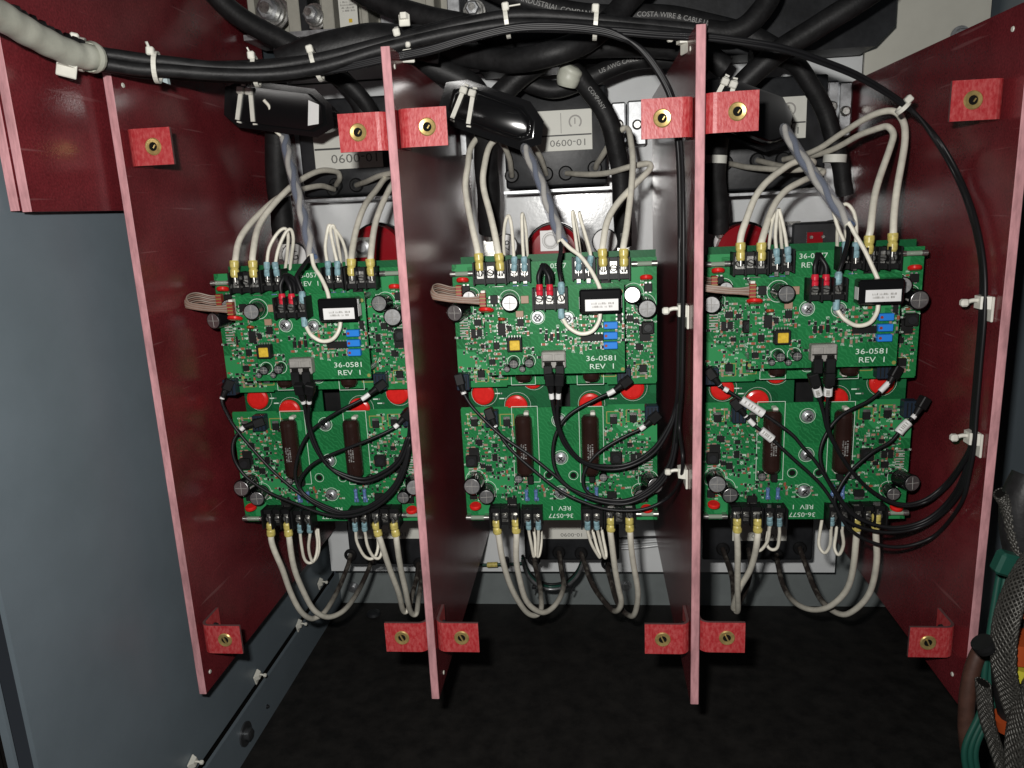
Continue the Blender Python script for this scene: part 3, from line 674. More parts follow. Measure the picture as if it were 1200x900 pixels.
    for k in range(6): mb.box((0.0098 * 0 - 0.0085, -0.00012, 0.002 - k * 0.0028), (0.0003, 0.0002, 0.0012), M['silk'])
    tag(mb.build('printed_outlines', t), None, kind='stuff')
    x, z = D(705, 420, 0); lettering('printed_text', '36-0581', 0.0048, M['silk'], t, V3(x, z, -0.0002), X_, Z_, 1.25)
    x, z = D(706, 429.5, 0); lettering('printed_text', 'REV  1', 0.0048, M['silk'], t, V3(x, z, -0.0002), X_, Z_, 1.25)
    return t
YS = 0.731
def suppressor_board():
    """lower green board behind, with round red varistors, seen through the gap"""
    t = thing('suppressor_board', 'x', 'circuit board', (0, 0, 0), 'green boards with red discs behind the driver boards')
    a, b = at(548, 440, YS), at(769, 492, YS); w, h = b.x - a.x, a.z - b.z
    cz = (a.z + b.z) / 2; gap = 0.026; gx0 = at(646, 460, YS).x - CX[1]; gx1 = at(668, 460, YS).x - CX[1]
    x0, x1 = a.x - CX[1], b.x - CX[1]
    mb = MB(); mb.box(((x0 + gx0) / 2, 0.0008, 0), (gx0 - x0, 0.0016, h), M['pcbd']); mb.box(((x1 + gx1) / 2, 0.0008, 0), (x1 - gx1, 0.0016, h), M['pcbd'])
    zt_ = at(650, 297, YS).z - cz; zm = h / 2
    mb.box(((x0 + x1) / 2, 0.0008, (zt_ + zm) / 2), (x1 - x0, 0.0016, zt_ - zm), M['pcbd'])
    mb.build('substrate', t); mk = MB()
    for px, py, r in ((566, 462, 13), (605, 476, 13), (624, 444, 12), (692, 474, 13), (741, 455, 13.5)):
        p = at(px, py, YS - .004); x, z = p.x - CX[1], p.z - cz
        MB().rev(V3(x, z, -0.001), -Y_, [(0, r * PXM * 1.02), (0.002, r * PXM * 1.06), (0.0034, r * PXM), (0.0042, r * PXM * .8)], M['redv'], 24).build('red_varistor', t)
        ring_outline(mk, x + .001, z, r * PXM * 1.22, M['silk'], w=.00025)
    for px, py in ((583, 461), (588, 467), (712, 462), (717, 467)):
        p = at(px, py, YS); mk.box((p.x - CX[1], -.00012, p.z - cz), (0.005, .0002, .0011), M['silk']); mk.rev(V3(p.x - CX[1] + .004, p.z - cz, 0), -Y_, [(0, .0011), (.0006, .0008)], M['solder'], 8)
    tag(mk.build('printed_outlines', t), None, kind='stuff')
    return t, cz
# ---- place them
BAY = ('left', 'middle', 'right')
drv = driver_board(); dau = daughter_board(); sup, scz = suppressor_board()
for i in range(3):
    for up in (True, False):
        o = drv if (i == 0 and up) else copy_tree(drv)
        o.location = (CX[i], BY, ZU if up else ZL)
        o.rotation_euler = (0, 0, 0) if up else (0, math.pi, 0)
        o['label'] = ('upper green driver board behind the smaller board in the %s bay' if up else 'lower upside-down green driver board with two brown tubes, %s bay') % BAY[i]
    o = dau if i == 0 else copy_tree(dau); o.location = (DCX + DX[i], YD, DCZ)
    o['label'] = 'small green board with white-labelled sensor and blue trimmers, %s bay' % BAY[i]
    o = sup if i == 0 else copy_tree(sup); o.location = (CX[i], YS, scz)
    o['label'] = 'green board with round red discs between stacked boards, %s bay' % BAY[i]
# ------------------------------------------------------------------ things behind the boards
YM = 0.915
def label10(par, c, w, h, flip=True, y=0.0, full=True):
    """pale sticker with ruled lines and the number upside down"""
    c = Vector(c); mb = MB(); mb.cbox(c, (w, 0.0006, h), M['paper'], 0.00025); o = mb.build('label_sticker', par)
    yy = c.y - 0.0004; mb = MB()
    if full:
        mb.box((c.x, yy, c.z - h * .12), (w * .98, 0.0002, h * .035), M['ink']); mb.box((c.x - w * 0.02, yy, c.z + h * .18), (w * .012, 0.0002, h * .5), M['inkg'])
        ring = []
        ob = mb.build('ruled_lines', o)
        r = MB()
        for k in range(20):
            a0, a1 = math.radians(-50 + k * 14), math.radians(-50 + k * 14 + 14); q0, q1 = h * .13, h * .17
            cx_, cz_ = c.x + w * .22, c.z + h * .2
            r.add([Vector((cx_ + math.cos(a) * q, yy, cz_ + math.sin(a) * q)) for a, q in ((a0, q0), (a1, q0), (a1, q1), (a0, q1))], [(0, 1, 2, 3)], M['inkg'])
        r.box((c.x + w * .215, yy, c.z + h * .22), (w * .02, 0.0002, h * .15), M['inkg'])
        r.build('printed_emblem', o)
    lettering('printed_number', '10-0090', h * .165, M['inkm'], o, (c.x + w * .10, yy - 0.0001, c.z - h * .30), -X_, -Z_, 1.25)
def module(name, label, x0, x1, z0, z1, yf, lab, group, grom, parts=True):
    yb = YP - 0.001
    t = thing(name, label, 'transformer', ((x0 + x1) / 2, (yf + yb) / 2, z0), group)
    MB().cbox(((x0 + x1) / 2, (yf + yb) / 2, (z0 + z1) / 2), (x1 - x0, yb - yf, z1 - z0), M['modp'], 0.003, None, 2).build('case', t)
    if lab: label10(t, (lab[0], yf - 0.0004, lab[1]), lab[2], lab[3])
    for p in grom:
        p = Vector((p[0], yf, p[1])); mb = MB()
        mb.rev(p, -Y_, [(0, 0.0085), (0.002, 0.0085), (0.004, 0.0068), (0.004, 0.0042), (0.001, 0.0042)], M['black'], 16, False)
        mb.build('grommet', t)
    return t
def PXZ(px, py, y): p = at(px, py, y); return p.x, p.z
GROM = {}
for i, (xa, ya, xb, yb_, lab, gr) in enumerate((
    (345, 118, 470, 226, (407, 166, 78, 58), ((394, 217), (391, 222), (418, 217), (470, 215))),
    (588, 106, 712, 216, (659, 153, 64, 42), ((600, 206), (640, 204), (663, 203), (697, 197))),
    (842, 94, 966, 219, (908, 139, 64, 42), ((850, 191), (887, 188), (917, 187), (930, 186))))):
    x0, z1 = PXZ(xa, ya, YM); x1, z0 = PXZ(xb, yb_, YM)
    lx, lz = PXZ(lab[0], lab[1], YM); k = YM / F * 1.03
    module('transformer', 'dark box with 10-0090 sticker behind top of %s bay' % BAY[i], x0, x1, z0, z1, YM, (lx, lz, lab[2] * k, lab[3] * k), 'dark transformer boxes at the top', [PXZ(g[0], g[1], YM) for g in gr])
    # bright sill under the box, a bent strip on the plate
    s = MB(); s.box(((x0 + x1) / 2, (YM + YP) / 2 - 0.002, z0 - 0.004), (x1 - x0 + 0.006, YP - YM - 0.004, 0.003), M['steel'])
    tag(s.build('support_shelf'), 'thin metal shelf under the dark box, top of %s bay' % BAY[i], 'shelf', 'shelves under the transformer boxes')
# vertical busbar clamps right of the boxes
for i, (px0, px1, y0, y1) in enumerate(((716, 734, 120, 168), (735, 758, 118, 170), (968, 982, 95, 150), (984, 997, 96, 160))):
    x0, z1 = PXZ(px0, y0, 0.975); x1, z0 = PXZ(px1, y1, 0.975)
    lab = ('narrow metal bar by the dark box, middle bay', 'wider metal bar beside red bracket, middle bay', 'narrow metal bar by the dark box, right bay', 'metal bar against rightmost red panel, right bay')[i]
    t = thing('metal_bar', lab, 'metal bar', ((x0 + x1) / 2, .98, z0), 'upright metal bars on the plate')
    MB().cbox(((x0 + x1) / 2, 0.992, (z0 + z1) / 2), (x1 - x0, 0.034, z1 - z0), M['steel'], 0.002).build('bar', t)
    MB().rev(((x0 + x1) / 2, 0.975, (z0 + z1) / 2 - 0.002), -Y_, [(0, 0.0062), (0.002, 0.0060), (0.004, 0.004)], M['silver'], 14).build('bolt', t)
# lower boxes
YN = 0.905
for i, (xa, ya, xb, yb_, lab, gr) in enumerate(((400, 560, 497, 662, (455, 622, 76, 20), ((411, 650), (437, 655), (492, 660))),
    (611, 560, 726, 657, (664, 622, 60, 18), ((626, 655), (655, 647), (681, 648), (712, 660))),
    (824, 560, 952, 657, (890, 624, 60, 18), ((847, 643), (877, 643), (910, 650), (937, 642))))):
    x0, z1 = PXZ(xa, ya, YN); x1, z0 = PXZ(xb, yb_, YN); lx, lz = PXZ(lab[0], lab[1], YN); k = YN / F * 1.08
    t = module('transformer', 'dark box with pale sticker below the lower board, %s bay' % BAY[i], x0, x1, z0, z1, YN, None, 'dark transformer boxes at the bottom', [PXZ(g[0], g[1], YN) for g in gr])
    label10(t, (lx, YN - 0.0004, lz + 0.006), lab[2] * k, 0.034, full=False) if i != 1 else label10(t, (lx, YN - 0.0004, lz + 0.004), lab[2] * k, 0.030, full=False)
# power stacks that carry the boards: dark body, red insulator, paper dots
for i in range(3):
    cx = CX[i]; t = thing('power_stack', 'dark device stack with red round insulator behind %s board' % BAY[i], 'device stack', (cx, .84, ZC - 0.33), 'power stacks behind the boards')
    yb0, yb1 = 0.775, 0.93
    MB().cbox((cx, (yb0 + yb1) / 2, ZC - 0.19), (0.15, yb1 - yb0, 0.21), M['black'], 0.003).build('body', t)
    for s in (-1, 1): MB().box((cx + s * 0.062, 0.97, ZC - 0.19), (0.012, 0.078, 0.20), M['steel']).build('post', t)
    for s in (-1, 1):
        for z in (ZU + 0.03, ZU - 0.045, ZL + 0.03, ZL - 0.045): MB().cyl((cx + s * 0.055, BY + 0.0017, z), (cx + s * 0.055, yb0 - 0.0002, z), 0.003, M['steel'], 8).build('standoff', t)
    YR = 0.875
    px, py = ((447, 290), (650, 290), (868, 290))[i]
    c = at(px, py + 4, YR); r = 0.0315
    mb = MB(); mb.rev(c, -Y_, [(0, r * 1.04), (0.012, r * 1.04), (0.013, r)], M['blackg'], 32); mb.rev(c - Y_ * 0.0131, -Y_, [(0, r * .98), (0.012, r * .94), (0.014, r * .78), (0.0141, r * .5)], M['knob'], 32); o = mb.build('red_insulator', t)
    q = at(((425, 290), (645, 282), (925, 272))[i][0], ((425, 290), (645, 282), (925, 272))[i][1], YR - 0.029)
    mb = MB(); mb.box(q, (0.022, 0.002, 0.022), M['paperb'] if i == 1 else M['silver'])
    ringm = MB(); ringm.rev(q - Y_ * 0.0012, -Y_, [(0, 0.008), (0.0012, 0.008), (0.0025, 0.005)], M['paperb'] if i == 1 else M['steel'], 20); sq = mb.build('square_washer', t); ringm.build('washer_boss', sq)
    if i == 1:
        l = MB()
        for rr in (0.0084, 0.0062): ring_outline(l, q.x, q.z, rr, M['inkg'], q.y - 0.00125 if rr > .008 else q.y - 0.0038, 24, .0006)
        l.build('ring_print', sq)
    # paper dots with handwriting
    for (dx, dy, rr, txt, rot) in (((345, 300, 14, 'G', .2), (450, 298, 14, 'S', 1.2)), ((593, 288, 12, '26', 1.57), (709, 283, 13, '', 0)), ((853, 284, 15, 'S', -.1), (976, 276, 15, '', 0)))[i]:
        p = at(dx, dy, YR - 0.015); R_ = rr * YR / F * 1.03
        st = MB().rev(p + Y_ * 0.004, -Y_, [(0, R_ * 1.1), (0.003, R_ * 1.1)], M['black'], 20).build('end_cap', t)
        MB().rev(p, -Y_, [(0, R_), (0.0004, R_)], M['paperb'], 24).build('paper_dot', st)
        if txt: lettering('handwriting', txt, R_ * .75, M['ink'], st, p - Y_ * 0.0006, Vector((math.cos(rot), 0, math.sin(rot))), Vector((-math.sin(rot), 0, math.cos(rot))))
    if i == 2:
        p = at(950, 277, YR - .02); o = MB().cbox(p, (0.046, 0.03, 0.030), M['modp'], 0.002).build('small_box', t)
        MB().box(p + Vector((0, -0.0155, -0.003)), (0.016, 0.001, 0.016), M['knob']).build('red_tab', o)
        for k in (-.004, .008): MB().rev(p + Vector((k, -0.0162, 0)), -Y_, [(0, 0.0022), (0.002, 0.0016)], M['silver'], 8).build('pin', o)
# ---- top hardware at upper left (terminal strip with big bolts)
YH = 0.90
t = thing('fuse_terminal_strip', 'grey terminal strip with large shiny bolts at top left', 'terminal strip', at(420, 45, YH))
mb = MB(); a, b = at(285, 40, YH), at(535, 28, YH)
mb.box(((a.x + b.x) / 2, YH + 0.03, a.z - 0.004), (b.x - a.x, 0.06, 0.006), M['steel']); mb.build('rail', t)
for k, (px0, px1, m) in enumerate(((292, 300, 'cream'), (338, 352, 'cream'), (352, 362, 'modp'), (378, 392, 'cream'), (424, 432, 'cream'), (446, 462, 'steel'), (500, 510, 'cream'), (525, 540, 'steel'))):
    p, q = at(px0, 30, YH), at(px1, 30, YH)
    MB().cbox(((p.x + q.x) / 2, YH + 0.028, p.z + 0.032), (q.x - p.x, 0.055, 0.085), M[m], 0.001).build('barrier', t)
MB().box((at(410, 20, YH).x, YH + 0.05, at(410, 20, YH).z + 0.03), (at(540, 20, YH).x - at(285, 20, YH).x, 0.006, 0.085), M['cream']).build('back_strip', t)
for px, py, r in ((317, 13, 0.0125), (367, 18, 0.009), (555, 12, 0.008)):
    p = at(px, py, YH - 0.003); mb = MB()
    mb.rev(p + Y_ * .008, -Y_, [(0, r * 1.55), (0.003, r * 1.55), (0.0031, r * 1.3), (0.006, r * 1.2)], M['silver'], 24)
    mb.rev(p, -Y_, [(0, r), (0.010, r), (0.012, r * .8)], M['steel'], 6); mb.rev(p - Y_ * .0122, -Y_, [(0, r * .5), (0.006, r * .48)], M['silver'], 14); mb.build('terminal_bolt', t)
p = at(408, 12, YH - 0.001); o = MB().box(p, (0.021, 0.001, 0.034), M['paper']).build('rating_label', t)
ink_bars('label_print', o, p + Vector((0, -0.0006, 0.004)), X_, Z_, 0.017, 0.012, 4, M['inkg'], 3)
MB().box(p + Vector((0.002, -0.0006, -0.011)), (0.004, 0.0002, 0.004), M['gold']).build('label_mark', o)
# black trunking at top right, extended left to stand in for shade
a, b = at(560, 50, 0.93), at(1050, 56, 0.93)
yf = 0.93; q = [at(560, 50, yf), at(1026, 54, yf), at(1049, 30, yf), at(1049, 30, yf) + Z_ * 0.2, at(560, 50, yf) + Z_ * 0.25]
zz = q[1].z; q[0].z = zz
mb = MB(); mb.prism(q, (0, 0.052, 0), M['modp']); tag(mb.build('trunking_and_shade'), 'wide black cover with clipped corner at top right, extended left as shade', 'trunking')
# thin loose harness behind the lower boards in the middle bay
mb = MB(); pp = path([(612, 655), (618, 672), (630, 684), (644, 689), (662, 686), (676, 674), (684, 656)], [(0, .93), (.5, .95), (1, .93)])
for k in range(3): mb.tube([q_ + Vector((0, k * .003, k * .002 - .002)) for q_ in pp], .0022, M[('steel', 'green', 'rubber')[k]], 6)
tag(mb.build('wire_loop'), 'short drooping bundle of grey and green wires below middle boards', 'wire bundle')
for px, py, lb in ((626, 688, 'small tie at left of drooping bundle below middle boards'), (668, 686, 'small tie at right of drooping bundle below middle boards')):
    p = at(px, py, .945); mb = MB(); mb.cbox(p, (.006, .006, .005), M['modp'], .001); mb.box(p + Vector((.003, -.002, -.006)), (.002, .002, .01), M['modp'], Matrix.Rotation(.4, 3, 'Y')); tag(mb.build('small_tie'), lb, 'cable tie', 'small ties on the drooping bundle')
# brass-coloured crimp joint low at left of middle bay
pp = path([(556, 662), (570, 662), (600, 661), (612, 660)], [(0, .985), (1, .985)])
w_ = thing('jointed_wire', 'dark wire with yellow crimp joint low in middle bay', 'wire', pp[0]); MB().tube(pp, .0022, M['green'], 6).build('insulation', w_)
MB().cyl(at(571, 662, .985), at(583, 661.5, .985), .0038, M['yel'], 10).build('crimp_joint', w_); MB().cbox(at(592, 659, .985), (.012, .008, .016), M['modp'], .002).build('nut', w_)
for k, (y0, y1) in enumerate(((631, 629), (637, 634), (643, 639))):
    mb = MB(); mb.tube(path([(722, y0), (745, y0 - 1), (771, y1)], [(0, .995), (1, .995)]), .0016, M['plate' if k else 'modp'], 6)
    tag(mb.build('thin_wire'), ('topmost dark', 'middle grey', 'lowest grey')[k] + ' thin wire on plate at lower right of middle bay', 'wire', 'thin wires on the plate')
# ------------------------------------------------------------------ white wires with crimped ends
def ease(t, a, b): t = max(0, min(1, (t - a) / (b - a))); return t * t * (3 - 2 * t)
def wob(pp, a):
    """small natural kinks along a run"""
    p1, p2, p3 = (random.uniform(0, 6) for _ in range(3)); n = len(pp)
    return [q + Vector((math.sin(k * .55 + p1), math.sin(k * .43 + p2), math.sin(k * .61 + p3) * .6)) * (a if 3 < k < n - 3 else 0) for k, q in enumerate(pp)]
def crimped(name, label, group, px, ys, r, cm, cl=0.013, tail_dark=None, down=False, sub=5, cr=1.35):
    """wire from a screw terminal (first pixel = crimp foot) along the run"""
    pp = wob(path(px, ys, sub), r * .16); N = len(pp)
    root = thing(name, label, 'wire', min(pp, key=lambda q: q.z), group)
    att = [ease(i / (N - 1), *tail_dark) if tail_dark else 0.0 for i in range(N)]  # insulation colour darkens along the run towards its far end
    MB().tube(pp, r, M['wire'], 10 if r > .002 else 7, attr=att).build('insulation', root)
    p = pp[0]; d = (Vector((0, 0, -1)) if not down else Vector((0, 0, 1)))
    e = (pp[1] - pp[0]).normalized(); s = p - e * cl * .35; f = p + e * cl * .75; rr = r * cr
    mb = MB(); L_ = (f - s).length; mb.rev(s, e, [(0, rr * .75), (L_ * .12, rr), (L_ * .42, rr * 1.02), (L_ * .52, rr * .86), (L_ * .62, rr * 1.02), (L_ * .9, rr * 1.08), (L_, rr * 1.0)], M[cm], 10, False); mb.build('crimp_sleeve', root)
    mb = MB(); q = s + d * 0.0045; mb.tube([s + e * .001, q], r * .6, M['silver'], 8); mb.box(Vector((q.x, BY - 0.0100, q.z)) + d * .0025, (r * 2.0, 0.0012, 0.0075), M['silver']); mb.build('lug', root)
    return root
RT, rt = 0.0031, 0.00165
ORD = ('first', 'second', 'third', 'fourth')
YT = BY - 0.0115
def thick_top(i, k, px, ys):
    crimped('white_wire', 'thick white wire with yellow crimp, %s from left on top terminals, %s bay' % (ORD[k], BAY[i]), 'thick white wires on the top terminals', px, ys, RT, 'yel', 0.0145, (.62, 1.25))
def thick_bot(i, k, px, ys, tail_dark=(.55, .85)):
    crimped('white_wire', 'thick white wire with yellow crimp, %s from left on bottom terminals, %s bay' % (ORD[k], BAY[i]), 'thick white wires on the bottom terminals', px, ys, RT, 'yel', 0.0135, tail_dark, True)
def thin_top(i, k, px, ys):
    crimped('white_wire_loop', 'thin white wire loop with blue crimp, %s from left, top of %s bay' % (ORD[k], BAY[i]), 'thin white loops on the top terminals', px, ys, rt, 'blu', 0.0125, None, False, 4, 1.75)
def thin_bot(i, k, px, ys):
    crimped('white_wire_loop', 'thin white wire loop with blue crimp, %s from left, bottom of %s bay' % (ORD[k], BAY[i]), 'thin white loops on the bottom terminals', px, ys, rt, 'blu', 0.0095, None, True, 4, 1.75)
TY = [(0, YT), (.12, YT + .004), (.55, .78), (1, YM - .002)]
# top, left bay
thick_top(0, 0, [(275, 319), (275, 305), (282, 280), (302, 252), (325, 233), (352, 222), (375, 218), (392, 222)], TY)
thick_top(0, 1, [(297, 319), (296, 297), (302, 268), (318, 243), (338, 221), (354, 210), (376, 200), (394, 201), (398, 208), (394, 217)], TY)
thick_top(0, 2, [(412, 317), (412, 303), (416, 273), (428, 241), (441, 222), (452, 209), (466, 203), (470, 209), (470, 215)], TY)
thick_top(0, 3, [(435, 317), (434, 300), (441, 260), (455, 223), (462, 212), (462, 203), (449, 205), (434, 211), (418, 217)], TY)
HP = [(0, YT), (.5, YT + .012), (1, YT + .034)]
thin_top(0, 0, [(313, 319), (313, 310), (316, 290), (325, 273), (334, 268), (338, 276), (336, 300), (334, 318)], HP)
thin_top(0, 1, [(324, 319), (323, 310), (327, 290), (334, 273), (341, 269), (344, 280), (341, 302), (340, 316)], HP)
thin_top(0, 2, [(385, 318), (384, 308), (381, 288), (384, 268), (388, 264), (398, 276), (405, 295), (407, 312)], HP)
thin_top(0, 3, [(395.5, 318), (395, 308), (391, 288), (387, 268), (391, 265), (395, 280), (398, 298), (400, 315)], HP)
# top, middle bay
thick_top(1, 0, [(562, 311), (560, 293), (553, 267), (546, 223), (548, 193), (551, 176), (562, 160), (577, 157), (589, 168), (597, 188), (600, 206)], TY)
thick_top(1, 1, [(586, 311), (583, 289), (574, 251), (567, 219), (567, 195), (574, 172), (588, 160), (606, 158), (622, 168), (634, 187), (640, 204)], TY)
thick_top(1, 2, [(706.5, 306), (706, 288), (711, 262), (724, 238), (745, 215), (762, 198), (758, 192), (744, 194), (711, 203), (680, 204), (664, 203)], TY)
thick_top(1, 3, [(731, 306), (731, 288), (734.5, 262), (739, 234), (741, 191), (740, 167), (736, 152), (729, 152), (714, 169), (702, 188), (698, 197)], TY)
thin_top(1, 0, [(602.5, 313), (602.5, 302), (600, 270), (596, 253), (592, 262), (590, 285), (591, 300)], HP)
thin_top(1, 1, [(614.5, 313), (614, 302), (612, 278), (611.5, 257), (613, 251), (616, 270), (618, 300)], HP)
thin_top(1, 2, [(678, 312), (678, 302), (675, 284), (671, 253), (672, 249), (676, 270), (680, 300)], HP)
thin_top(1, 3, [(690.5, 312), (692, 300), (688, 282), (680, 254), (679, 250), (684, 270), (692, 300)], HP)
# top, right bay
thick_top(2, 0, [(868, 299), (868, 284), (872, 263), (885, 232), (903, 209), (922, 195), (941, 188), (953, 190), (946, 197), (920, 199), (885, 197), (851, 191)], TY)
thick_top(2, 1, [(892, 299), (893, 281), (903, 249), (920, 225), (941, 211), (958, 206), (964, 201), (952, 199), (918, 195), (888, 188)], TY)
thick_top(2, 2, [(1018, 291), (1020, 263), (1028, 220), (1043, 172), (1047, 156), (1041, 149), (1030, 150), (1008, 158), (980, 173), (955, 182), (931, 186)], TY)
thick_top(2, 3, [(1046, 288), (1047, 265), (1053, 213), (1060, 162), (1058, 140), (1045, 130), (1018, 137), (985, 157), (962, 173), (940, 182), (918, 187)], TY)
thin_top(2, 0, [(910.5, 304), (910, 296), (909, 277), (911, 250), (912, 246), (906, 258), (902, 280), (900, 298)], HP)
thin_top(2, 1, [(923.5, 302), (923, 294), (920, 275), (914, 250), (913, 246), (914, 265), (917, 298)], HP)
thin_top(2, 2, [(990, 296), (990, 284), (982, 268), (977, 250), (979, 246), (981, 262), (981, 290)], HP)
thin_top(2, 3, [(1003, 297), (1003, 284), (1004, 267), (1001, 251), (994, 240), (989, 241), (990, 256), (992, 282)], HP)
# bottom
BYP = [(0, YT), (.15, YT + .004), (.5, .76), (1, YN - .002)]
thick_bot(0, 0, [(317, 617), (319, 635), (328.5, 662), (338, 688), (352, 715), (363, 725), (372, 723), (382, 715), (396, 692), (407, 664), (411, 650)], BYP)
thick_bot(0, 1, [(337, 617), (340, 637), (347, 673), (360, 703), (372.5, 718), (387, 723), (404, 715), (418, 695), (431, 670), (437, 655)], BYP)
thick_bot(0, 2, [(441, 617), (446, 636), (455, 660), (466, 692), (472, 714), (477, 716), (482, 700), (488, 680), (490, 660)], BYP)
thick_bot(0, 3, [(462, 617), (466, 637), (470.5, 673), (477, 699), (482, 718), (488, 718), (491, 700), (493, 680), (494, 660)], BYP)
thick_bot(1, 0, [(582, 614), (584, 630), (590, 658), (600, 691), (614, 714), (625, 721), (634, 714), (634, 695), (629, 672), (626, 655)], BYP)
thick_bot(1, 1, [(604.5, 613), (605.5, 632), (606, 665), (614, 698), (626.5, 714), (639, 717), (653, 707), (660, 687), (658, 666), (655, 647)], BYP)
thick_bot(1, 2, [(716, 611), (716, 626), (719, 658), (725, 687), (727.5, 706), (723, 716), (713, 711), (698, 691), (687, 667), (681, 648)], BYP, (.45, .62))
thick_bot(1, 3, [(737.5, 611), (738.5, 628), (743, 663), (747, 694), (746, 714), (740, 722), (731, 717), (721, 700), (714, 675), (712, 660)], BYP, (.45, .65))
thick_bot(2, 0, [(864, 612), (864, 631), (864, 662), (865, 700), (864, 716), (861, 710), (858, 680), (852, 657), (847, 643)], BYP, (.48, .7))
thick_bot(2, 1, [(888, 612), (887, 637), (879, 667), (867, 690), (859, 710), (863, 712), (872, 694), (880, 665), (877, 643)], BYP, (.48, .7))
thick_bot(2, 2, [(1003, 610), (1004, 627), (1001, 658), (991, 692), (972, 711), (947, 714), (928, 702), (915, 679), (910, 650)], BYP)
thick_bot(2, 3, [(1027, 607), (1026, 627), (1028, 658), (1020, 690), (1006, 712), (988, 720), (968, 710), (952, 683), (937, 642)], BYP)
HB = [(0, YT), (.5, YT + .014), (1, YT + .036)]
thin_bot(0, 0, [(351.5, 617), (352, 624), (353, 637), (356, 653), (362, 660), (369, 656), (374, 642), (372.5, 620)], HB)
thin_bot(0, 1, [(363, 617), (363, 626), (362, 641), (364, 654), (367, 658), (371, 650), (372, 636), (370, 618)], HB)
thin_bot(0, 2, [(416, 615), (417, 624), (419, 636), (426, 651), (434, 655), (441, 650), (443, 636), (440, 618)], HB)
thin_bot(0, 3, [(427, 615), (428, 626), (431, 639), (437, 652), (444, 654), (448, 644), (447, 630), (445, 616)], HB)
thin_bot(1, 0, [(619.5, 613), (620, 622), (622, 635), (625, 651), (627, 650), (627, 635), (625, 615)], HB)
thin_bot(1, 1, [(631, 613), (631, 622), (630.5, 636), (630, 651), (632, 650), (634, 635), (634, 615)], HB)
thin_bot(1, 2, [(688.5, 613), (689, 622), (694, 639), (702, 653), (703, 650), (698, 636), (693, 615)], HB)
thin_bot(1, 3, [(699, 613), (700, 622), (704, 638), (708.5, 653), (710, 650), (708, 636), (704, 615)], HB)
thin_bot(2, 0, [(902, 608), (902, 620), (899, 634), (891, 645), (886, 642), (887, 630), (890, 612)], HB)
thin_bot(2, 1, [(913, 609), (913.5, 628), (911, 641), (904, 644), (899, 638), (900, 622), (903, 610)], HB)
thin_bot(2, 2, [(974.5, 608), (974, 620), (973, 638), (966, 648), (960, 640), (961, 624), (964, 604)], HB)
thin_bot(2, 3, [(987, 608), (987, 622), (988, 638), (983, 650), (978, 642), (979, 628), (982, 606)], HB)
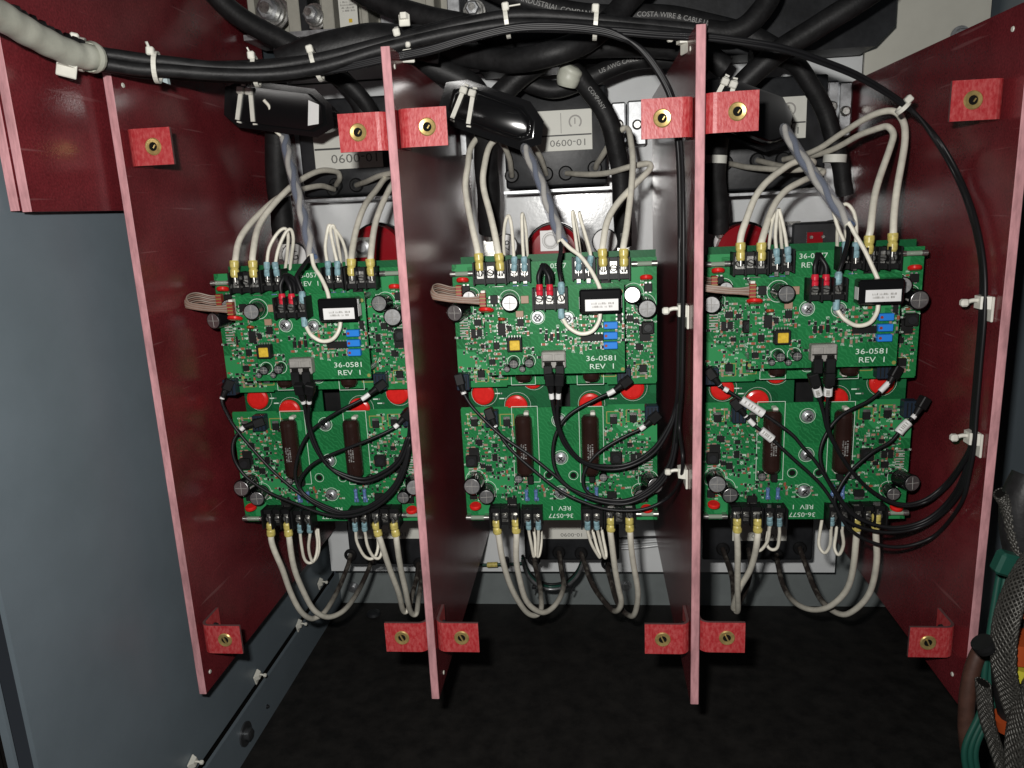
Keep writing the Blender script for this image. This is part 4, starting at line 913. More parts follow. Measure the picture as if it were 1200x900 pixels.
# ---- per bay: sensor leads, red-crimped jumpers, ribbon
SL = (dict(sl=[(333, 160), (338, 185), (348, 225), (358, 265), (366, 302)], wh=[(365, 298), (368, 312), (376, 325), (383, 340), (386, 352)], bk=[(364, 300), (352, 316), (346, 326)], ex=(386, 357)),
      dict(sl=[(607, 152), (616, 175), (632, 210), (646, 248), (659, 284)], wh=[(658, 281), (668, 291), (680, 300), (692, 316), (701, 333), (703.5, 341)], bk=[(657, 282), (657, 296), (654.5, 310), (656.5, 325)], ex=(703.5, 366)),
      dict(sl=[(903, 130), (918, 150), (938, 182), (966, 222), (996, 264)], wh=[(994, 260), (1003, 276), (1013, 293), (1022, 312), (1029, 328), (1031, 336)], bk=[(994, 264), (994, 280), (989, 300), (986, 311)], ex=(1031, 352)))
for i in range(3):
    d = SL[i]
    pp = path(d['sl'], [(0, .79), (1, .688)], 12); N = len(pp)
    t = thing('sleeved_wire_pair', 'twisted blue and white wire pair in clear sleeve, %s bay' % BAY[i], 'wire', pp[-1], 'sleeved twisted wire pairs')
    a, u, v = basis(pp[-1] - pp[0]); hel = [[], []]
    for k in range(N):
        an = k / N * 2 * math.pi * 3.1
        for s in (0, 1): hel[s].append(pp[k] + (u * math.cos(an + s * math.pi) + v * math.sin(an + s * math.pi)) * 0.0024)
    MB().tube(hel[0], 0.0026, M['sblue'], 8).build('blue_wire', t); MB().tube(hel[1], 0.0026, M['wire'], 8).build('white_wire', t)
    MB().tube(pp, 0.0055, M['clear'], 12, caps=False).build('clear_sleeve', t)
    YQ = YD - 0.0085
    pw = path(d['wh'], [(0, .687), (1, YQ)], 6)
    t = thing('sensor_wire', 'thin white wire looping through white-labelled sensor, %s bay' % BAY[i], 'wire', pw[-1], 'white wires through the sensors')
    sx = d['ex']; z_ = pw[-1]
    MB().tube(pw, 0.0019, M['wire'], 8).build('insulation', t)
    dx3 = DX[i]; T3 = lambda px, py, y: at(px, py, y) + X_ * dx3
    lp = catmull([T3(703.5, 363, YQ), T3(702, 376, YQ - .002), T3(694, 388, YQ - .004), T3(680, 391, YQ - .004), T3(667, 384, YQ - .003), T3(660, 374, YQ), T3(658, 366, YQ)], 5)
    MB().tube(lp, 0.0019, M['wire'], 8).build('insulation', t)
    MB().rev(T3(657.5, 359, YQ), Vector((0, 0, -1)), [(0, .0020), (.002, .0029), (.010, .0030), (.011, .0024)], M['blu'], 10).build('crimp_sleeve', t)
    pb = path(d['bk'], [(0, .688), (1, YD - .009)], 6)
    t = thing('black_lead', 'short black wire from sleeve to blue crimp on small board, %s bay' % BAY[i], 'wire', pb[-1], 'black leads to the small boards')
    pb[-1] = T3(657.5, 331, YQ)
    MB().tube(pb, 0.0019, M['fibre'], 8).build('insulation', t); MB().rev(T3(657.5, 330, YQ), Vector((0, 0, -1)), [(0, .0020), (.002, .0032), (.009, .0032), (.011, .0022), (.015, .0020)], M['blu'], 10).build('crimp_sleeve', t)
    for k, (px, ax, bx) in enumerate(((632, 636, 641), (644, 639, 646))):
        pj = catmull([T3(px, 336, YQ), T3(px - 1, 324, YQ), T3(ax - 1.5, 314, YQ + .003), T3(ax, 311, YQ + .008), T3(bx, 320, YQ + .014), T3(bx, 334, YQ + .016)], 5)
        t = thing('black_jumper', 'short black jumper with red crimp, %s of two, %s bay' % (('left one', 'right one')[k], BAY[i]), 'wire', pj[0], 'black jumpers with red crimps')
        MB().tube(pj, .0021, M['fibre'], 8).build('insulation', t)
        mb = MB(); mb.rev(T3(px, 333, YQ), Vector((0, 0, -1)), [(0, .0026), (.002, .0032), (.0048, .0033), (.0056, .0028), (.0064, .0033), (.0092, .0032), (.0105, .0026)], M['redc'], 10); mb.build('crimp_sleeve', t)
        MB().box(T3(px, 347, YQ), (.005, .0015, .006), M['silver']).build('lug', t)
    # ribbon
    t = thing('ribbon_cable', 'brown ribbon cable looping out at left of %s boards' % BAY[i], 'ribbon cable', T3(503, 340, .69), 'brown ribbon cables')
    nr = 6; mb = MB()
    for k in range(nr):
        o = (k - (nr - 1) / 2); e = k / (nr - 1)
        o *= 1.35
        pr = catmull([T3(537, 342 + o * 1.55, .702), T3(528, 341.5 + o * 1.5, .698), T3(514 + o * .3, 338.5 + o * 1.7, .692), T3(504.5 + abs(o) * .7, 343 + o * 1.9, .680 - e * .006), T3(514 + o * .5, 348 + o * 1.1, .673 - e * .003), T3(532, 350.5 + o * 1.0, .669), T3(550, 352 + o * .9, .668), T3(568, 351.5 + o * 1.55, YD - .007)], 5)
        MB().tube(pr, .0007, M['ribbon' if k % 2 else 'ribbon2'], 5).build('ribbon_conductor', t)
    for px, py, y in ((538, 342, .702), (566, 351.5, YD - .006)):
        MB().cbox(T3(px, py, y), (.0055, .006, .0125), M['ribr'], .0005).build('ribbon_plug', t)
        for k in range(4): MB().box(T3(px, py, y) + Vector((0, -.0032, .0048 - k * .0032)), (.0056, .0004, .0007), M['tan']).build('plug_contact', t)
# ------------------------------------------------------------------ thin black fibre cables
RF = 0.00165
NFI = [0]
YC = 0.694
def plug(par, p, d, l=0.016, w=0.0085):
    d = Vector(d).normalized(); R = Matrix((d.cross(Y_).normalized(), Y_, d)).transposed() if abs(d.y) < .9 else None
    b, u, v = basis(d); R = Matrix((u, v, b)).transposed()
    MB().cbox(Vector(p) + b * l * .35, (w, w, l * .7), M['black'], .0008, R).build('plug', par)
    MB().rev(Vector(p) + b * l * .7, b, [(0, w * .42), (l * .5, w * .28), (l * .52, w * .22)], M['black'], 10).build('boot', par)
def tag_sleeve(par, pp, i0, i1, r, n=8, ink=False):
    seg = pp[i0:i1 + 1]; o = MB().tube(seg, r, M['paperb'], n).build('cable_marker', par)
    if r > .0035:
        mb = MB(); cp_ = Vector((0, 0, ZC))
        for f in (.2, .38, .5, .62, .8):
            k = f * (len(seg) - 1); i = min(int(k), len(seg) - 2); p = seg[i].lerp(seg[i + 1], k - i); tg = (seg[i + 1] - seg[i]).normalized(); nn = cp_ - p; nn = (nn - tg * nn.dot(tg)).normalized(); b = nn.cross(tg); c = p + nn * (r + .0002)
            mb.add([c - tg * .0006 - b * .0015, c + tg * .0006 - b * .0015, c + tg * .0006 + b * .0015, c - tg * .0006 + b * .0015], [(0, 1, 2, 3)], M['inkg'])
        tag(mb.build('marker_print', o), None, kind='stuff')
def fibre(label, px, ys, socket_dir, tags=(), sub=6, plugpos=True, r=RF, big=False):
    i = [k for k in range(3) if BAY[k] + ' bay' in label][0]; j = NFI[0]; NFI[0] += 1
    ex = [Vector((PX[1] - .0032 - (j % 2) * .0034, .668 + (j % 3) * .004, ZC + q)) for q in (-.14, -.05, .04, .10)] if i == 0 else []
    pp = path(px, ys, sub, xmax=PX[i + 1] - .0024 - (j % 2) * .0034, extra=ex)
    t = thing('fibre_cable', label, 'cable', min(pp, key=lambda q: q.z), 'thin black fibre cables')
    MB().tube(pp, r, M['fibre'], 8).build('jacket', t)
    if plugpos: plug(t, pp[0] - (pp[2] - pp[0]).normalized() * .012, pp[2] - pp[0])
    for a, b, rr in tags:
        i0, i1 = int(a * (len(pp) - 1)), int(b * (len(pp) - 1)); tag_sleeve(t, pp, i0, max(i1, i0 + 2), rr)
    return t, pp
NM = ('bottom left socket of upper board', 'left socket of lower board', 'bottom right socket of upper board', 'right socket of lower board', 'left port of grey receptacle', 'right port of grey receptacle')
def lab(i, k): return 'thin black cable from %s, %s bay' % (NM[k], BAY[i])
FY = [(0, .697), (.12, .686), (.6, .682), (1, .684)]
FYe = [(0, .664), (.12, .672), (.6, .682), (1, .684)]
# left bay: all sweep right and climb behind the second red panel
upl = [(479, 510)]
fibre(lab(0, 0), [(264, 458), (260, 470), (266, 485), (276, 502), (294, 524), (317, 549), (339, 569), (361, 585), (383, 598), (404, 602), (432, 595), (454, 580), (468, 560), (477, 533)] + upl, FY, None, ((.035, .055, .0024),))
fibre(lab(0, 1), [(296, 497), (284, 502), (274, 516), (273, 532), (279, 547), (292, 562), (317, 578), (346, 590), (382, 603), (410, 605), (436, 597), (459, 579), (472, 557), (479, 530)] + upl, FY, None, ((.05, .065, .0024),))
fibre(lab(0, 2), [(440, 456), (424, 468), (397, 482), (370, 500), (358, 514), (349, 535), (346, 560), (355, 579), (374, 592), (400, 600), (430, 594), (456, 576), (470, 552), (478, 528)] + upl, FY, None, ((.03, .06, .0024),))
fibre(lab(0, 3), [(472, 491), (459, 503), (426, 518), (392, 531), (368, 543), (354, 558), (351, 571), (362, 583), (384, 594), (408, 601), (434, 592), (458, 573), (473, 548), (480, 524)] + upl, FY, None, ((.03, .055, .0024),))
fibre(lab(0, 4), [(353, 462), (357, 478), (360, 496), (367, 520), (379, 540), (394, 552), (425, 561), (449, 553), (467, 538), (477, 513)] + upl, FYe, None, ((.03, .055, .0024),))
fibre(lab(0, 5), [(363, 462), (362, 478), (362, 496), (371, 523), (384, 545), (402, 558), (428, 565), (455, 554), (471, 538), (480, 512)] + upl, FYe, None, ((.03, .055, .0024),))
# middle bay: gather at the left face of the third panel, climb to the top harness
upm = lambda o, z: [(794 + o, 500), (797 + o, 456), (798 + o, 400), (799 + o, 330), (799 + o, 250), (797 + o, 180), (790 + o, 125), (777 + o, 92), (752 + o, 58), (722 + o * .5, 38 + z), (690, 31 + z), (640, 28 + z), (596, 31 + z), (545, 43 + z), (500, 56 + z), (450, 66 + z), (390, 78 + z), (300, 87 + z)]
def FYm(n): return [(0, .664 if n else .697), (.12, .684), (.36, .680), (.42, .668), (.62, .655), (.72, .650), (1, .645)]
fibre(lab(1, 0), [(541, 452), (545, 464), (557, 481), (587, 510), (620, 533), (650, 557), (668, 572), (697, 583), (733, 586), (760, 573), (777, 555), (787, 535)] + upm(-2, 0), FYm(0), None, ((.022, .034, .0026),))
fibre(lab(1, 1), [(577, 492), (582, 503), (597, 525), (623, 549), (653, 573), (680, 587), (713, 597), (753, 597), (783, 583), (797, 562), (800, 535)] + upm(2, 4), FYm(0), None, ((.022, .034, .0026),))
fibre(lab(1, 2), [(727, 452), (716, 460), (700, 467), (667, 486), (651, 510), (648, 538), (656, 560), (676, 577), (704, 588), (735, 590), (764, 577), (783, 556), (791, 530)] + upm(0, 2), FYm(0), None, ((.025, .045, .0026),))
fibre(lab(1, 3), [(761, 494), (750, 503), (733, 511), (707, 526), (690, 543), (683, 562), (690, 578), (718, 588), (745, 584), (770, 568), (785, 545), (792, 520)] + upm(1, 6), FYm(0), None, ((.02, .04, .0026),))
fibre(lab(1, 4), [(645, 452), (647, 470), (650, 487), (654, 502), (662, 522), (680, 540), (707, 550), (737, 547), (767, 530), (786, 500), (792, 478)] + [(q[0] - 1, q[1]) for q in upm(-1, 1)[1:]], FYm(1), None, ((.012, .032, .0024),))
fibre(lab(1, 5), [(655, 452), (654, 470), (653, 487), (657, 506), (669, 527), (686, 542), (710, 546), (738, 543), (765, 526), (783, 500), (791, 478)] + upm(-3, 3)[1:], FYm(1), None, ((.012, .032, .0024),))
# right bay: arcs to the clips on the fourth panel, then over the top
def upr(o):
    return [(1139 + o, 520), (1141 + o, 490), (1146 + o, 430), (1151 + o, 368), (1151 + o * .8, 310), (1140 + o, 255), (1122 + o, 207), (1096 + o, 162), (1066 + o * .5, 127 + o), (1012, 92 + o), (962, 71 + o), (915, 56 + o), (860, 47 + o), (826, 43 + o), (770, 40 + o), (720, 36 + o), (650, 33 + o), (596, 34 + o), (545, 46 + o), (500, 60 + o), (440, 70 + o), (360, 82 + o), (300, 87 + o)]
def FYr(n=0): return [(0, .664 if n else .697), (.10, .680), (.22, .672), (.30, .700), (.40, .700), (.52, .70), (.62, .665), (.75, .655), (1, .645)]
BT = .0042
fibre(lab(2, 0), [(838, 444), (845, 453), (853, 458), (873, 471), (905, 492), (928, 509), (941, 524), (955, 540), (968, 560), (980, 580), (998, 602), (1022, 614), (1052, 618), (1085, 609), (1112, 586), (1129, 556)] + upr(-2), FYr(), None, ((.012, .022, .0024), (.040, .054, .0024), (.078, .098, BT)))
fibre(lab(2, 1), [(868, 480), (876, 490), (886, 500), (905, 515), (930, 538), (947, 553), (962, 568), (976, 588), (985, 605), (997, 621), (1018, 634), (1046, 641), (1075, 637), (1101, 623), (1127, 588), (1137, 550)] + upr(3), FYr(), None, ((.014, .022, .0024), (.034, .050, .0024), (.062, .082, BT)))
fibre(lab(2, 2), [(1045, 443), (1040, 450), (1019, 469), (987, 486), (969, 507), (961, 530), (965, 552), (980, 577), (996, 598), (1018, 612), (1050, 620), (1083, 613), (1112, 592), (1130, 562)] + upr(0), FYr(), None, ((.010, .018, .0024), (.022, .042, .0026)))
fibre(lab(2, 3), [(1077, 479), (1071, 488), (1057, 502), (1043, 518), (1022, 530), (998, 551), (985, 569), (978, 588), (988, 606), (1012, 619), (1044, 624), (1080, 617), (1110, 597), (1131, 566)] + upr(1), FYr(), None, ((.008, .014, .0024), (.022, .034, .0024), (.042, .068, BT)))
fibre(lab(2, 4), [(956, 452), (960, 466), (965, 484), (971, 507), (991, 543), (1014, 569), (1038, 585), (1061, 591), (1085, 585), (1108, 567), (1125, 545)] + upr(-1), FYr(1), None, ((.006, .028, .0038),))
fibre(lab(2, 5), [(971, 452), (970, 466), (969, 484), (973, 509), (993, 545), (1016, 571), (1040, 587), (1062, 593), (1088, 587), (1112, 568), (1128, 545)] + upr(2), FYr(1), None, ((.006, .026, .0038),))
# double plug bodies under the grey receptacles
# ------------------------------------------------------------------ heavy black cables
def cable_print(par, pp, r, body, s0, height=0.0060):
    """lettering wrapped along the cable on the side facing the viewer"""
    L = [0]
    for a, b in zip(pp, pp[1:]): L.append(L[-1] + (b - a).length)
    camp = Vector((0, 0, ZC))
    def bend(x, y):
        s = min(max(s0 * L[-1] + x, 0), L[-1] - 1e-5); i = 0
        while L[i + 1] < s: i += 1
        f = (s - L[i]) / (L[i + 1] - L[i]); p = pp[i].lerp(pp[i + 1], f)
        tg = (pp[min(i + 2, len(pp) - 1)] - pp[max(i - 1, 0)]).normalized()
        if tg.x < 0: tg = tg
        n = (camp - p); n = (n - tg * n.dot(tg)).normalized(); b = n.cross(tg)
        if b.z < 0: pass
        an = y / r + .12; return p + (n * math.cos(an) + b * math.sin(an)) * (r + .0004)
    return lettering('cable_print', body, height, M['printc'], par, (0, 0, 0), X_, Z_, 1.0, bend)
def heavy(label, px, ys, r, prints=(), sub=6, name='power_cable', m='rubber'):
    pp = wob(path(px, ys, sub), r * .05); t = thing(name, label, 'cable', min(pp, key=lambda q: q.z), 'heavy black power cables')
    MB().tube(pp, r, M[m], 16).build('jacket', t)
    for b, s, h in prints: cable_print(t, pp, r, b, s, h)
    return t, pp
heavy('heavy black cable slanting down across the top left corner', [(235, -25), (262, 4), (300, 32), (340, 52), (378, 72), (400, 92), (420, 118), (432, 150)], [(0, .80), (1, .84)], .0105)
heavy('heavy black cable curving right behind second red panel', [(360, 66), (385, 85), (410, 100), (430, 124), (442, 150), (448, 175)], [(0, .80), (1, .85)], .0085)
heavy('heavy black cable crossing top left of middle, from upper edge', [(395, -30), (425, -8), (460, 8), (500, 20), (545, 30), (590, 44), (640, 46), (690, 36)], [(0, .80), (.5, .77), (1, .84)], .0105)
heavy('heavy black cable with white print across the top centre', [(560, -22), (602, -3), (650, 11), (704, 19), (733, 18), (780, 20), (832, 29), (880, 44), (915, 62)], [(0, .82), (1, .83)], .0108, (('INDUSTRIAL COMPANY', .27, .0048), ('USA', .492, .0042), ('COSTA WIRE & CABLE US AWG 2/', .675, .0044)))
heavy('heavy black cable bending from top edge to lower left', [(764, -30), (735, 2), (714, 25), (690, 45), (650, 62), (600, 71), (555, 66), (510, 58)], [(0, .80), (.5, .76), (1, .80)], .0115)
heavy('heavy black cable looping from second panel into clamp', [(470, 62), (500, 75), (530, 88), (556, 106), (569, 132), (570, 165), (570, 200), (573, 240), (574, 272)], [(0, .78), (.4, .80), (1, .86)], .0125)
heavy('heavy black cable slanting behind sensor in middle bay', [(660, 55), (622, 80), (600, 98), (582, 116), (572, 140)], [(0, .82), (1, .83)], .0115)
heavy('heavy black cable with print sagging under the top bundle', [(602, 78), (612, 92), (630, 102), (655, 104), (687, 93), (720, 78), (750, 70), (790, 70), (830, 80)], [(0, .86), (1, .86)], .0095, (('US AWG CABLE WIRE', .60, .0042),))
heavy('heavy black cable behind bundle nearest third red panel', [(600, 64), (660, 58), (720, 54), (780, 56), (826, 64), (850, 80)], [(0, .80), (1, .82)], .0105)
heavy('heavy black cable from white tape down the middle bay', [(660, 76), (680, 92), (700, 118), (716, 150), (724, 185), (728, 220), (729, 255), (730, 288)], [(0, .82), (.4, .84), (1, .87)], .0098, (('COMPANY', .22, .0040),))
heavy('heavy black cable from top edge curling to third red panel', [(910, -28), (898, 4), (880, 26), (856, 38), (828, 36)], [(0, .82), (1, .82)], .0105)
heavy('heavy black cable slanting down from top edge in right bay', [(1040, -22), (1002, 4), (960, 30), (925, 52), (893, 76), (868, 102), (852, 128), (842, 165), (838, 200), (842, 240), (842, 272)], [(0, .80), (.5, .82), (1, .86)], .0110)
heavy('heavy black cable arching down right side of right bay', [(880, 70), (905, 66), (928, 72), (948, 96), (966, 130), (978, 165), (986, 200), (990, 228)], [(0, .85), (1, .88)], .0092)
heavy('heavy black cable dropping behind sensor in left bay', [(318, 70), (322, 100), (324, 150), (324, 190), (328, 235), (332, 275)], [(0, .82), (1, .86)], .0125)
# white printed bands on right-bay cables
for px, py, lb in ((838, 187, 'white printed band on left cable in right bay'), (978, 186, 'white printed band on right cable in right bay')):
    p = at(px, py, .84 if px < 900 else .868)
    b_ = MB().rev(p - Z_ * .004 , Vector((.06, 0, 1)), [(0, .0118), (.008, .0118)], M['paper'], 18).build('marker_band'); tag(b_, lb, 'label band', 'white printed bands')
    ink_bars('band_print', b_, p - Y_ * .0119, X_, Z_, .016, .005, 1, M['ink'], 2) if False else None
# lugs where heavy cables meet the stacks
for px, py, lb in ((574, 283, 'crimped metal lug at lower end of middle bay left cable'), (731, 290, 'crimped metal lug at lower end of middle bay right cable'), (842, 283, 'crimped metal lug at lower end of right bay left cable'), (333, 286, 'crimped metal lug at lower end of left bay cable')):
    p = at(px, py, .865); mb = MB(); mb.rev(p, Z_, [(0, .005), (.008, .007), (.016, .0085)], M['silver'], 12); mb.box(p - Z_ * .008, (.014, .004, .018), M['silver']); tag(mb.build('cable_lug'), lb, 'cable lug', 'cable lugs')
# white tape blob
pp = path([(664, 101), (667, 88), (672, 77)], [(0, .815), (1, .81)], 6)
tag(MB().tube(pp, [.0095, .0105, .0112, .0115, .0120, .0120, .0118, .0116, .0118, .0120, .0118, .0105, .006][:len(pp)], M['wrap'], 16).build('white_tape'), 'rounded lump of white tape wrapped on a cable, top centre', 'tape')
# ------------------------------------------------------------------ main harness along the top
hp = [(-30, 2), (0, 18), (30, 36), (60, 52), (88, 64), (108, 67)]
pp = path(hp, [(0, .44), (1, .565)], 8)
rr = [0.0090 + .00025 * math.sin(k * .9) for k in range(len(pp))]; t = thing('white_wrapped_cable', 'thick cable in white spiral wrap entering at upper left', 'cable', pp[-1])
MB().tube(pp, rr, M['wrap'], 18).build('wrap', t)
# torn edge showing dark cable along the upper side
dk = [q + Vector((0, .001, .0078)) for q in pp[12:36]]; MB().tube(dk, [.0034 + .0018 * math.sin(k * 2.3) for k in range(len(dk))], M['rubber'], 8).build('exposed_cable', t)
MB().rev(pp[-1], pp[-1] - pp[-4], [(-.004, .0106), (.0, .0112), (.003, .0104), (.003, .008)], M['wrap'], 18, False).build('end_lip', t)
harn = [(100, 67), (130, 71), (165, 77), (200, 80), (250, 84), (300, 84), (345, 80), (390, 72), (440, 58), (490, 45), (545, 32), (600, 24), (660, 26), (710, 30), (770, 35), (826, 40)]
offs = ((-.003, -.0028, .0050), (.0035, .0042, .0050), (-.0045, .0038, .0042), (.004, -.0042, .0046))
for k, (oy, oz, r) in enumerate(offs):
    pts = [(q[0], q[1] + 1.2 * math.sin(j * 1.3 + k * 2)) for j, q in enumerate(harn)]
    pts = pts if k in (0, 1) else pts[:11] 
    pp = [q + Vector((0, oy, oz)) for q in path(pts, [(0, .575), (.3, .64), (.6, .665), (1, .675)], 6)]
    lb = ('front', 'upper', 'lower', 'rear')[k]
    tt = thing('harness_cable', '%s cable of the black bundle running along the top' % lb, 'cable', pp[0], 'cables of the black top bundle'); MB().tube(pp, r, M['rubber'], 12).build('jacket', tt)
# dark fat lump where cables merge above the left bay
heavy('fat black sleeve bulging over the top left bay', [(330, 78), (360, 66), (400, 54), (440, 48), (480, 50), (515, 54)], [(0, .70), (1, .72)], .0150)
# ------------------------------------------------------------------ cable ties
def ring_tie(label, px, py, Y, axis, r, head, flat=1.0, w=.0034, tail=None):
    c = at(px, py, Y); a, u, v = basis(axis); t = thing('cable_tie', label, 'cable tie', c, 'white cable ties'); n = 24; mb = MB()
    rin, rout = r, r + .0014
    rings = []
    for s, rr_ in ((-1, rin), (-1, rout), (1, rout), (1, rin)):
        rings.append([c + a * s * w / 2 + (u * math.cos(2 * math.pi * k / n) + v * math.sin(2 * math.pi * k / n) * flat) * rr_ for k in range(n)])
    vs = sum(rings, [])
    for j in range(4):
        mb.add(rings[j] + rings[(j + 1) % 4], [(k, (k + 1) % n, n + (k + 1) % n, n + k) for k in range(n)], M['white'])
    mb.build('band', t)
    h = c + Vector(head).normalized() * (r + .002); MB().cbox(h, (.0062, .0062, .0056), M['white'], .0009, Matrix((u, v, a)).transposed()).build('head', t)
    if tail: MB().tube([h, h + Vector(tail)], .0012, M['white'], 5, flat=.6).build('tail', t)
    return t
fl_ = Vector((-.2, -1, .6))
ring_tie('cable tie at end of white spiral wrap, upper left', 96, 64, .562, (1, .5, -.25), .0104, (.1, -.6, .8))
ring_tie('cable tie beside pale blue clip above leftmost panel', 184, 79, .60, (1, .3, -.1), .0104, (0, -.6, 1), tail=(0, -.004, .006))
ring_tie('cable tie on top bundle above left bay, leftmost', 300, 84, .645, (1, .2, 0), .0108, (0, -.5, 1), tail=(-.002, -.002, .006))
ring_tie('cable tie on top bundle above left bay circuit', 371, 77, .655, (1, .1, .25), .0114, (-.2, -.5, 1))
ring_tie('cable tie on top bundle left of top centre', 594, 27, .665, (1, .05, .1), .0105, (0, -.6, 1), tail=(.012, 0, .001))
ring_tie('cable tie on top bundle right of top centre', 698, 29, .665, (1, 0, -.1), .0105, (0, -.6, 1))
ring_tie('cable tie on sweeping cable near rightmost panel top', 1058, 126, .70, (1, 0, -1), .0052, (.5, -.5, 1))
ring_tie('cable tie on top of second red panel', 470, 52, .67, (1, .1, .2), .0125, (0, -.8, .4), tail=(.002, 0, -.012))
# mounts on panels
mount(at(79, 79, .545), Vector((.25, -1, .2)), Vector((.3, 0, 1)), .014, 'white cable mount below end of white spiral wrap', tail=False)
b = thing('cable_clip', 'pale blue-grey clip on top edge of leftmost red panel', 'clip', at(178, 90, .61)); p = at(178, 86, .612)
R = Matrix.Rotation(.12, 3, 'Y')
mb = MB(); mb.prism([p + R @ Vector(q) for q in ((-.012, 0, .006), (.004, 0, .006), (.012, 0, -.001), (.013, 0, -.007), (-.011, 0, .0)) ], (0, .004, 0), M['blup'] if 'blup' in M else M['white']); mb.build('body', b)
MB().box(p + Vector((-.004, -.0006, .0032)), (.009, .001, .003), M['dark'], R).build('slot', b)
mount(at(476, 64, .66), Vector((.4, -1, .2)), Vector((0, 0, 1)), .013, 'white cable mount on top rear edge of second red panel')
mount(at(462, 50, .66) + Vector((.010, 0, .016)), Vector((.0, -1, .2)), Vector((0, 0, 1)), .009, 'small white buckle above second red panel', tail=False)
mount(Vector((PX[2] - .0002, .672, at(803, 48, .66).z)), Vector((-1, -.3, 0)), Vector((0, 0, 1)), .015, 'white cable mount on top left of third red panel')
mount(Vector((PX[2] - .0002, .650, at(806, 369, .655).z)), -X_, Vector((0, 0, 1)), .020, 'upper white cable mount on left face of third red panel')
mount(Vector((PX[2] - .0002, .650, at(803, 556, .655).z)), -X_, Vector((0, 0, 1)), .018, 'lower white cable mount on left face of third red panel')
mount(at(1158, 361, X=PX[3] - .0002), -X_, Vector((0, 0, 1)), .020, 'upper white cable mount on rightmost red panel')
mount(at(1145, 519, X=PX[3] - .0002), -X_, Vector((0, 0, 1)), .020, 'lower white cable mount on rightmost red panel')
# ------------------------------------------------------------------ black split-core sensors around the cables
def rnd_edges(o, w):
    bm = bmesh.new(); bm.from_mesh(o.data); bmesh.ops.remove_doubles(bm, verts=bm.verts, dist=1e-6); bmesh.ops.bevel(bm, geom=bm.edges[:], offset=w, segments=3, affect='EDGES', profile=.5)
    for f in bm.faces: f.smooth = True
    bm.to_mesh(o.data); bm.free(); return o
def sensor(i, p0, p1, h, Y, label, endlab):
    a, b = at(*p0, Y), at(*p1, Y - .006); d = (b - a); l = d.length; ex = d.normalized(); ez = (Z_ - ex * Z_.dot(ex)).normalized(); ey = ez.cross(ex)
    R = Matrix((ex, ey, ez)).transposed(); c = (a + b) / 2; hh = h * Y / F * 1.02; dp = .040
    t = thing('split_core_sensor', label, 'current sensor', c - ez * hh / 2, 'black current sensors on cables'); q = lambda x, y, z: c + R @ Vector((x, y, z))
    mb = MB(); x0, x1 = -l / 2, l / 2; k = hh / 2
    prof = [(x0, -k * .55), (x0 + .012, -k), (x1 - .012, -k), (x1, -k * .5), (x1 - .003, k * .35), (x1 - .018, k * .98), (x0 + .015, k), (x0, k * .6)]
    mb.prism([q(x, -dp / 2, z) for x, z in prof], R @ Vector((0, dp, 0)), M['blackg']); rnd_edges(mb.build('case', t), .006)
    mb = MB(); mb.prism([q(x * .86, -dp / 2 - .004, z * .8) for x, z in prof], R @ Vector((0, .0039, 0)), M['blackg']); rnd_edges(mb.build('cover', t), .0035)
    if endlab:
        MB().prism([q(x1 - .019 + x, -dp / 2 - .0001 - .004, z) for x, z in ((0, -.013), (.011, -.010), (.010, .008), (-.001, .011))], R @ Vector((0, -.0003, 0)), M['paperb']).build('label_sticker', t)
    for s, tl in ((x0 + .013, .10), (x0 + .026, -.14)):
        mb = MB(); w = .0042
        for (yy, zz, sy, sz) in ((-dp / 2 - .0052, 0, .0016, hh * .94), (0, k + .0008, dp * 1.1, .0016), (0, -k - .0008, dp * 1.1, .0016)):
            mb.box(q(s + tl * zz, yy, zz), (w, sy, sz), M['white'], R @ Matrix.Rotation(tl, 3, 'Y'))
        tie = mb.build('strap', t)
        MB().cbox(q(s + tl * k, -dp / 2 - .007, k * .72), (.0072, .005, .0066), M['white'], .0009, R).build('strap_head', tie)
    return t
sensor(0, (281, 123), (394, 137), 37, .80, 'black sensor with white straps around cable, left bay', True)
sensor(1, (530, 119), (634, 155), 37, .795, 'tilted glossy black sensor with white straps, middle bay', False)
sensor(2, (822, 112), (926, 150), 44, .80, 'black sensor half hidden behind red bracket, right bay', False)
SENS_LEAD = ([(309, 117), (316, 126), (314, 136), (306, 138), (314, 146), (330, 160)], [(599, 121), (602, 134), (602, 142), (606, 152), (608, 158)], [(884, 118), (893, 119), (902, 127), (908, 136)])
for i, pl_ in enumerate(SENS_LEAD):
    pp = path(pl_, [(0, .772), (1, .786)], 6); t = tag(MB().tube(pp, .0017, M['wire'], 8).build('sensor_lead'), 'short white lead on black sensor above sleeve, %s bay' % BAY[i], 'wire', 'white leads on the black sensors')
# small bright bracket by the middle-bay sensor
p = at(545, 160, .93); mb = MB(); mb.cbox(p, (.008, .03, .045), M['steel'], .001); mb.cbox(p + Vector((.016, 0, .004)), (.010, .02, .020), M['silver'], .001); tag(mb.build('metal_bracket'), 'small bright metal bracket left of middle bay sensor', 'bracket')
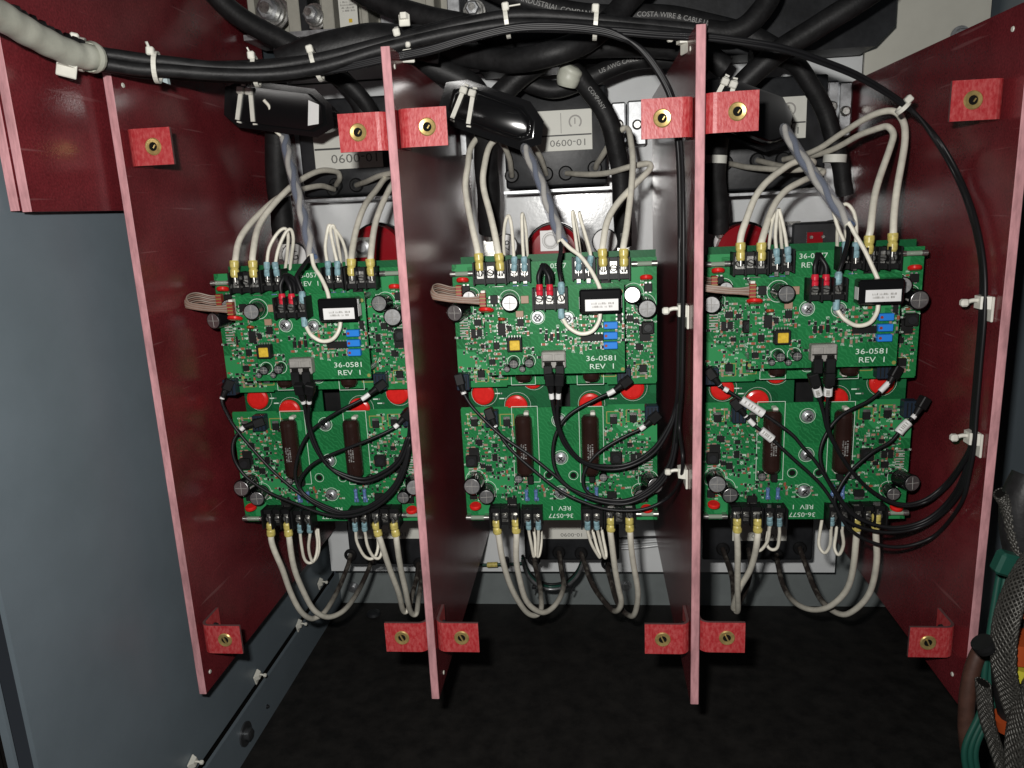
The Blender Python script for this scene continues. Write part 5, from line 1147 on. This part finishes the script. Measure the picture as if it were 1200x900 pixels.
# ------------------------------------------------------------------ loose cables in the lower right corner
def loose(name, label, px, ys, r, m, flat=1.0, cat='cable'):
    pp = path(px, ys, 8); o = MB().tube(pp, r, M[m], 14, flat=flat).build(name); return tag(o, label, cat, 'loose cables in lower right corner')
def strap(label, px, ys, r, flat):
    pp = path(px, ys, 14); t = thing('braided_strap', label, 'cable', min(pp, key=lambda q: q.z), 'loose cables in lower right corner')
    MB().tube(pp, r * .93, M['dark'], 14, flat=flat).build('core', t)
    N = len(pp); L_ = sum((b - a).length for a, b in zip(pp, pp[1:])); turns = L_ / (r * 7.0); mb = MB(); frames = []
    tg = (pp[1] - pp[0]).normalized(); a, u, v = basis(tg)
    for i in range(N):
        tg = (pp[min(i + 1, N - 1)] - pp[max(i - 1, 0)]).normalized(); u = (u - tg * u.dot(tg)).normalized(); frames.append((u, tg.cross(u)))
    S_ = N * 2; K = 14
    for s in (-1, 1):
        for k in range(K):
            st = []
            for j in range(S_):
                fi = j / (S_ - 1) * (N - 1); i = min(int(fi), N - 2); f = fi - i; p = pp[i].lerp(pp[i + 1], f); uu, vv = frames[i]
                an = 2 * math.pi * (k / K + s * turns * j / (S_ - 1)); w = 1.0 + .035 * math.sin(K * an * .5 + s * j)
                st.append(p + (uu * math.cos(an) + vv * math.sin(an) * flat) * r * w)
            mb.tube(st, r * .105, M['braid'], 4, caps=False)
    tag(mb.build('braid_wires', t), None, kind='stuff'); return t
strap('wide grey braided strap arching down in lower right corner', [(1238, 628), (1210, 660), (1190, 695), (1178, 735), (1176, 780), (1184, 815), (1195, 850), (1210, 905)], [(0, .49), (.5, .47), (1, .47)], .0082, .45)
strap('short grey braided strap at right edge above green wire', [(1172, 578), (1180, 592), (1185, 620), (1193, 645), (1208, 664)], [(0, .52), (1, .51)], .0088, .45)
strap('lower grey braided strap at bottom right corner', [(1152, 800), (1156, 840), (1168, 880), (1184, 925)], [(0, .50), (1, .49)], .0076, .45)
strap('grey braided strap leaving the bottom right picture edge', [(1214, 800), (1200, 830), (1190, 868), (1188, 920)], [(0, .46), (1, .46)], .0085, .45)
loose('brown_cable', 'dark brown cable hanging at left of braided straps', [(1160, 752), (1146, 768), (1136, 800), (1132, 840), (1134, 875), (1145, 930)], [(0, .52), (1, .51)], .0055, 'brownw')
loose('brown_cable', 'reddish brown cable crossing behind the braided strap', [(1208, 655), (1190, 676), (1177, 705), (1168, 730)], [(0, .54), (1, .53)], .0060, 'brownw')
for k, (o_, lb) in enumerate(((0, 'left'), (7, 'middle'), (13, 'right'))):
    loose('green_wire', 'green wire behind braided straps, %s of three' % lb, [(1176 + o_, 645), (1168 + o_, 690), (1160 + o_, 740), (1154 + o_, 785), (1150 + o_, 830), (1130 + o_, 880), (1140 + o_, 930)], [(0, .53), (1, .50)], .0022, 'green', 1.0, 'wire')
mb = MB(); mb.cbox(at(1178, 660, .50), (.013, .011, .016), M['green'], .002, Matrix.Rotation(.3, 3, 'Y')); tag(mb.build('green_connector'), 'small green connector block under the short braided strap', 'connector')
loose('black_cable', 'thick black cable at right edge behind orange tape', [(1210, 560), (1198, 585), (1196, 620), (1206, 680), (1196, 740), (1186, 790), (1196, 850)], [(0, .52), (1, .50)], .0130, 'rubber')
def band(px0, px1, Y, r, m, lb):
    a, b_ = at(*px0, Y), at(*px1, Y); tag(MB().rev(a, b_ - a, [(0, r), ((b_ - a).length, r)], M[m], 16).build('tape_band'), lb, 'tape', 'coloured tape bands')
band((1205, 690), (1198, 715), .488, .0136, 'orange', 'upper orange tape band at right picture edge')
band((1190, 745), (1188, 768), .484, .0136, 'orange', 'orange tape band beside yellow one, lower right')
band((1195, 775), (1191, 792), .482, .0140, 'yell', 'small yellow tape band in lower right corner')
band((1187, 838), (1189, 850), .500, .0131, 'orange', 'lowest orange tape band behind braided straps')
band((1199, 606), (1198, 618), .52, .0132, 'yell', 'yellow tape band at right edge above braided strap')
mb = MB(); mb.rev(at(1150, 752, .478), Vector((.6, 0, -.8)), [(0, .0072), (.003, .0076), (.006, .0072)], M['black'], 14); tag(mb.build('cable_tie'), 'black cable tie on brown cable, lower right', 'cable tie')
